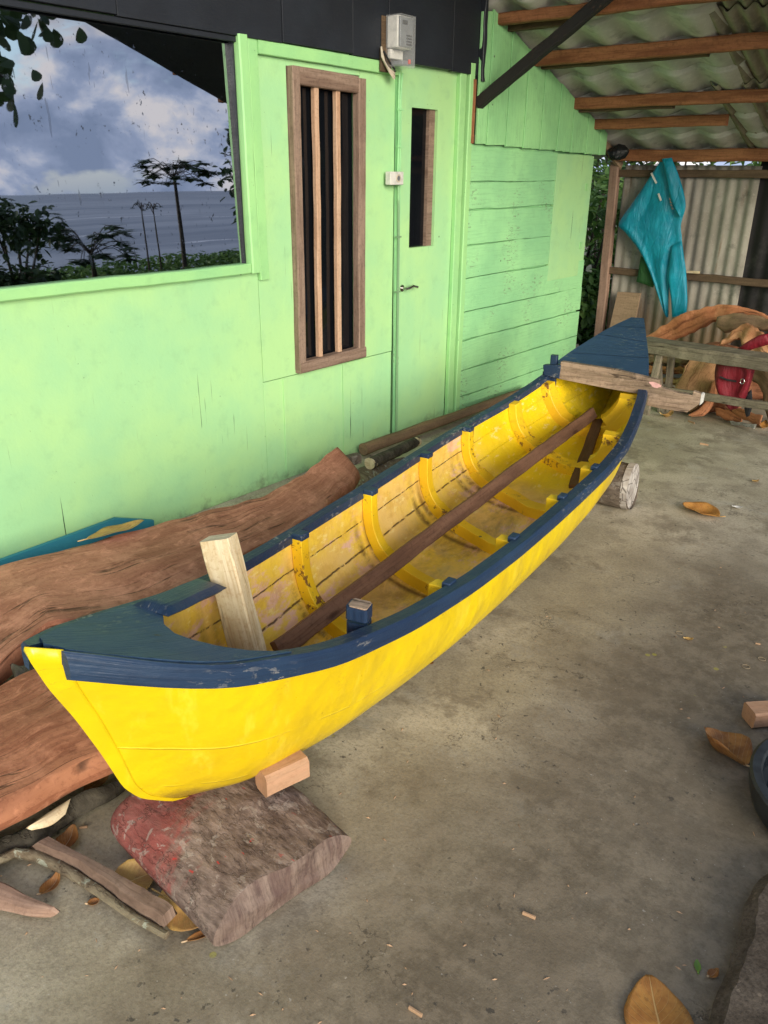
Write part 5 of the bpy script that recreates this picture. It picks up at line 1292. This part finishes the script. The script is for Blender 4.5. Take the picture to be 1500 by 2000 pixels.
def shrub(name, label, c, rad, h, n, sz, mat, seed, group=None, trunk=.02, clumps=9, cat='shrub', zlow=.05):
    rng = random.Random(seed); th_ = thing(name, label, cat, c, 0, group)
    cl = [(rng.uniform(-1, 1)*rad*.75, rng.uniform(-1, 1)*rad*.75, rng.uniform(zlow, .9)*h, rng.uniform(.3, .55)*rad) for _ in range(clumps)]
    br = M()
    for q in cl:
        e = Vector((c[0]+q[0], c[1]+q[1], c[2]+q[2])); b__ = Vector(c)
        m_ = b__.lerp(e, .5)+Vector((rng.uniform(-.1, .1), rng.uniform(-.1, .1), .1))*rad
        br.tube(rs([b__, m_, e], 6), [trunk*(1-.11*k) for k in range(7)], 6)
    br.build('stems', m_trunk, th_)
    mb = M()
    def f(r_):
        q = r_.choice(cl); v = Vector((r_.gauss(0, 1), r_.gauss(0, 1), r_.gauss(0, .8))).normalized()*(r_.random()**.45)*q[3]
        return Vector((c[0]+q[0]+v.x, c[1]+q[1]+v.y, max(c[2]+.03, c[2]+q[2]+v.z)))
    leafcards(mb, f, n, sz, rng); mb.build('foliage', mat, th_, smooth=False, recalc=False)
    return th_
# behind the shelter, seen through the gap between house and tin wall
for i, (x, y, r_, h, mt, lb_) in enumerate(((-.75, 7.5, .7, 2.1, m_fol, 'leafy green shrub seen through the gap between the house corner and the tin wall'), (-.35, 8.6, .9, 2.5, m_fold, 'taller dark shrub standing behind the gap shrub'), (-.55, 7.1, .35, .8, m_fol, 'low leafy shrub near the rocks behind the house corner'),
        (.9, 8.6, .9, 2.6, m_fol, 'shrub rising just above the middle of the corrugated wall'), (2.4, 8.8, .9, 2.6, m_fold, 'dark shrub behind the black sheet end of the wall'), (-1.4, 9.6, 1.2, 3.2, m_fol, 'large shrub deep behind the house'))):
    shrub('leafy_shrub', lb_, (x, y, -.05), r_, h, 2300 if i < 3 else 1500, .10 if i < 3 else .13, mt, 50+i, 'shrubs behind the shelter', clumps=14)
sh_ = M(); leafcards(sh_, lambda r_: Vector((-.55+r_.uniform(-.4, .4), 7.0+r_.uniform(-.3, .5), r_.uniform(.6, 1.5))), 60, .09, random.Random(5)); tag(sh_.build('bright_creeper', m_folb, smooth=False, recalc=False), 'bright yellow-green creeper leaves on the shrub in the gap', 'creeper')
def rock(name, label, c, r_, seed, group='rocks behind the shelter'):
    mb = M()
    def f(u, v):
        a = u*2*math.pi; b__ = (v-.5)*math.pi; d = Vector((math.cos(a)*math.cos(b__), math.sin(a)*math.cos(b__), math.sin(b__)*.7))
        return Vector(c)+d*r_*(1+.35*nz(d*1.5, 1, seed)+.12*nz(d*5, 1, seed))
    mb.grid(f, 24, 14); tag(mb.build(name, m_stone, angle=50), label, 'rock', group)
pr_ = atz(1142, 652, .12); rock('pale_rock', 'pale grey rock on the ground beside the tin wall post', (pr_.x, pr_.y, .06), .20, 1); rock('dark_rock', 'smaller rock between the house corner and the pale rock', (-.25, 6.6, .04), .12, 2); rock('far_rock', 'half buried rock behind the pale rock', (-.45, 7.3, .05), .16, 3)

# seaside plants, seen in the window's reflection
gcm = M(); rg_ = random.Random(3)
def gcf(r_):
    y = r_.uniform(2, 15); x = 7.0+r_.random()**1.3*3.2; zt = .30+.16*nz((x*.9, y*.9, 0), 1)+.05*(y-5)/5
    return Vector((x, y, r_.random()**.5*max(.1, zt)))
leafcards(gcm, gcf, 11000, .13, rg_)
tag(gcm.build('beach_creeper', m_fol, smooth=False, recalc=False, origin=(8, 8, 0)), 'low green creeping plants covering the bank above the sea', 'ground cover', kind='stuff')
def papaya(c, h, crown, label, n=11, seed=1, tr=.05, name='papaya_tree'):
    rng = random.Random(seed); th_ = thing(name, label, 'tree', c, 0, 'papaya trees by the sea')
    top = Vector((c[0]+rng.uniform(-.04, .04), c[1], c[2]+h)); t_2 = M(); t_2.tube(rs([c, Vector(c).lerp(top, .5)+Vector((.02, .03, 0)), top], 10), [tr*(1-.05*k) for k in range(11)], 9, wob=.006); t_2.build('trunk', m_trunk, th_)
    lv = M(); st2 = M()
    for k in range(n):
        a = k*2.4+rng.uniform(-.3, .3); e = rng.uniform(-.25, .75); L = crown*rng.uniform(.55, 1.0)
        d = Vector((math.cos(a)*math.cos(e), math.sin(a)*math.cos(e), math.sin(e)))
        tip = top+d*L-Vector((0, 0, .12*L)); st2.tube(rs([top-Vector((0, 0, rng.uniform(0, .1))), top+d*L*.6+Vector((0, 0, .05)), tip], 5), .006, 5)
        for j in range(11):
            b__ = a+(j-5)*.5; dd_ = Vector((math.cos(b__), math.sin(b__), rng.uniform(-.45, .1))).normalized(); l2 = crown*.42*(1-.04*abs(j-5))
            s__ = dd_.cross(Vector((0, 0, 1))).normalized()*l2*.30
            lv.add([tip, tip+dd_*l2*.35+s__*.6, tip+dd_*l2*.55+s__*1.6, tip+dd_*l2*.6+s__*.6, tip+dd_*l2, tip+dd_*l2*.6-s__*.6, tip+dd_*l2*.55-s__*1.6, tip+dd_*l2*.35-s__*.6], [(0, 1, 2, 3), (3, 4, 5, 0), (0, 5, 6, 7)])
    st2.build('leaf_stalks', m_trunk, th_); lv.build('crown', m_fold, th_, smooth=False, recalc=False)
papaya((8.6, 8.75, 0), 1.72, .62, 'tall papaya tree reflected in the big window', 26, 2, .045)
papaya((8.0, 6.65, 0), .70, .62, 'short bushy papaya tree reflected left of the tall one', 24, 4, .05)
papaya((8.2, 7.75, 0), 1.25, .14, 'thin papaya sapling with a small tuft reflected beside the tall tree', 6, 5, .018)
papaya((8.2, 7.98, 0), 1.22, .14, 'second thin papaya sapling nearer the tall reflected tree', 6, 6, .018)
shrub('feathery_bush', 'feathery dark bush reflected at the left edge of the big window', (7.4, 5.2, 0), .75, 1.55, 1500, .13, m_fold, 71, clumps=12, trunk=.03)
shrub('seaside_tree', 'leafy tree reflected at the right edge of the big window', (7.9, 10.75, 0), .95, 2.9, 2200, .17, m_fold, 72, clumps=16, trunk=.05, cat='tree', zlow=.35)
shrub('seaside_tree', 'leafy tree reflected in the slatted window', (6.0, 9.8, 0), 1.3, 2.6, 3200, .17, m_fold, 73, clumps=20, trunk=.06, cat='tree', zlow=.1)
shrub('seaside_tree', 'dense dark tree beyond the right end of the shelter', (4.6, 9.6, 0), 1.4, 3.0, 3200, .18, m_fold, 74, clumps=20, trunk=.06, cat='tree', zlow=.1)
# sea almond branches with round leaves near the roof edge
def almond():
    th_ = thing('sea_almond_tree', 'sea almond tree with large round leaves overhanging the roof edge', 'tree', (5.6, 3.2, 0))
    t_2 = M(); t_2.tube(rs([(5.6, 3.0, -.05), (5.55, 3.1, 1.6), (5.7, 3.3, 3.2), (5.4, 3.6, 4.4)], 14), [.13-.005*k for k in range(15)], 12, wob=.02)
    ends = [((5.6, 3.2, 2.9), (4.6, 4.0, 2.75)), ((5.5, 3.2, 2.6), (4.3, 3.9, 2.35)), ((5.7, 3.3, 3.2), (4.4, 4.6, 3.05)), ((5.6, 3.4, 3.6), (3.6, 4.4, 3.25)), ((5.6, 3.4, 3.5), (4.2, 5.0, 3.2)), ((5.6, 3.4, 3.6), (5.2, 5.2, 4.0))]
    for a, b__ in ends: t_2.tube(rs([a, (Vector(a)+Vector(b__))/2+Vector((0, 0, .2)), b__], 8), [.035-.003*k for k in range(9)], 7)
    t_2.build('trunk', m_trunk, th_)
    lv = M(); rng = random.Random(9)
    for a, b__ in ends:
        for _ in range(55):
            q = Vector(a).lerp(Vector(b__), rng.uniform(.45, 1.05))+Vector((rng.uniform(-.28, .28), rng.uniform(-.3, .3), rng.uniform(-.25, .15)))
            an = rng.uniform(0, 6.28); t__ = rng.uniform(-1.3, .2); d = Vector((math.cos(an)*math.cos(t__), math.sin(an)*math.cos(t__), math.sin(t__))); L = rng.uniform(.12, .20)
            s__ = d.cross(Vector((rng.uniform(-1, 1), rng.uniform(-1, 1), .6))).normalized()
            pts_ = [q+d*L*x+s__*(L*.5*y) for x, y in ((0, 0), (.2, .35), (.45, .6), (.7, .72), (.9, .5), (1, 0), (.9, -.5), (.7, -.72), (.45, -.6), (.2, -.35))]
            lv.add(pts_, [list(range(10))])
    lv.build('crown', m_fold, th_, smooth=False, recalc=False)
almond()
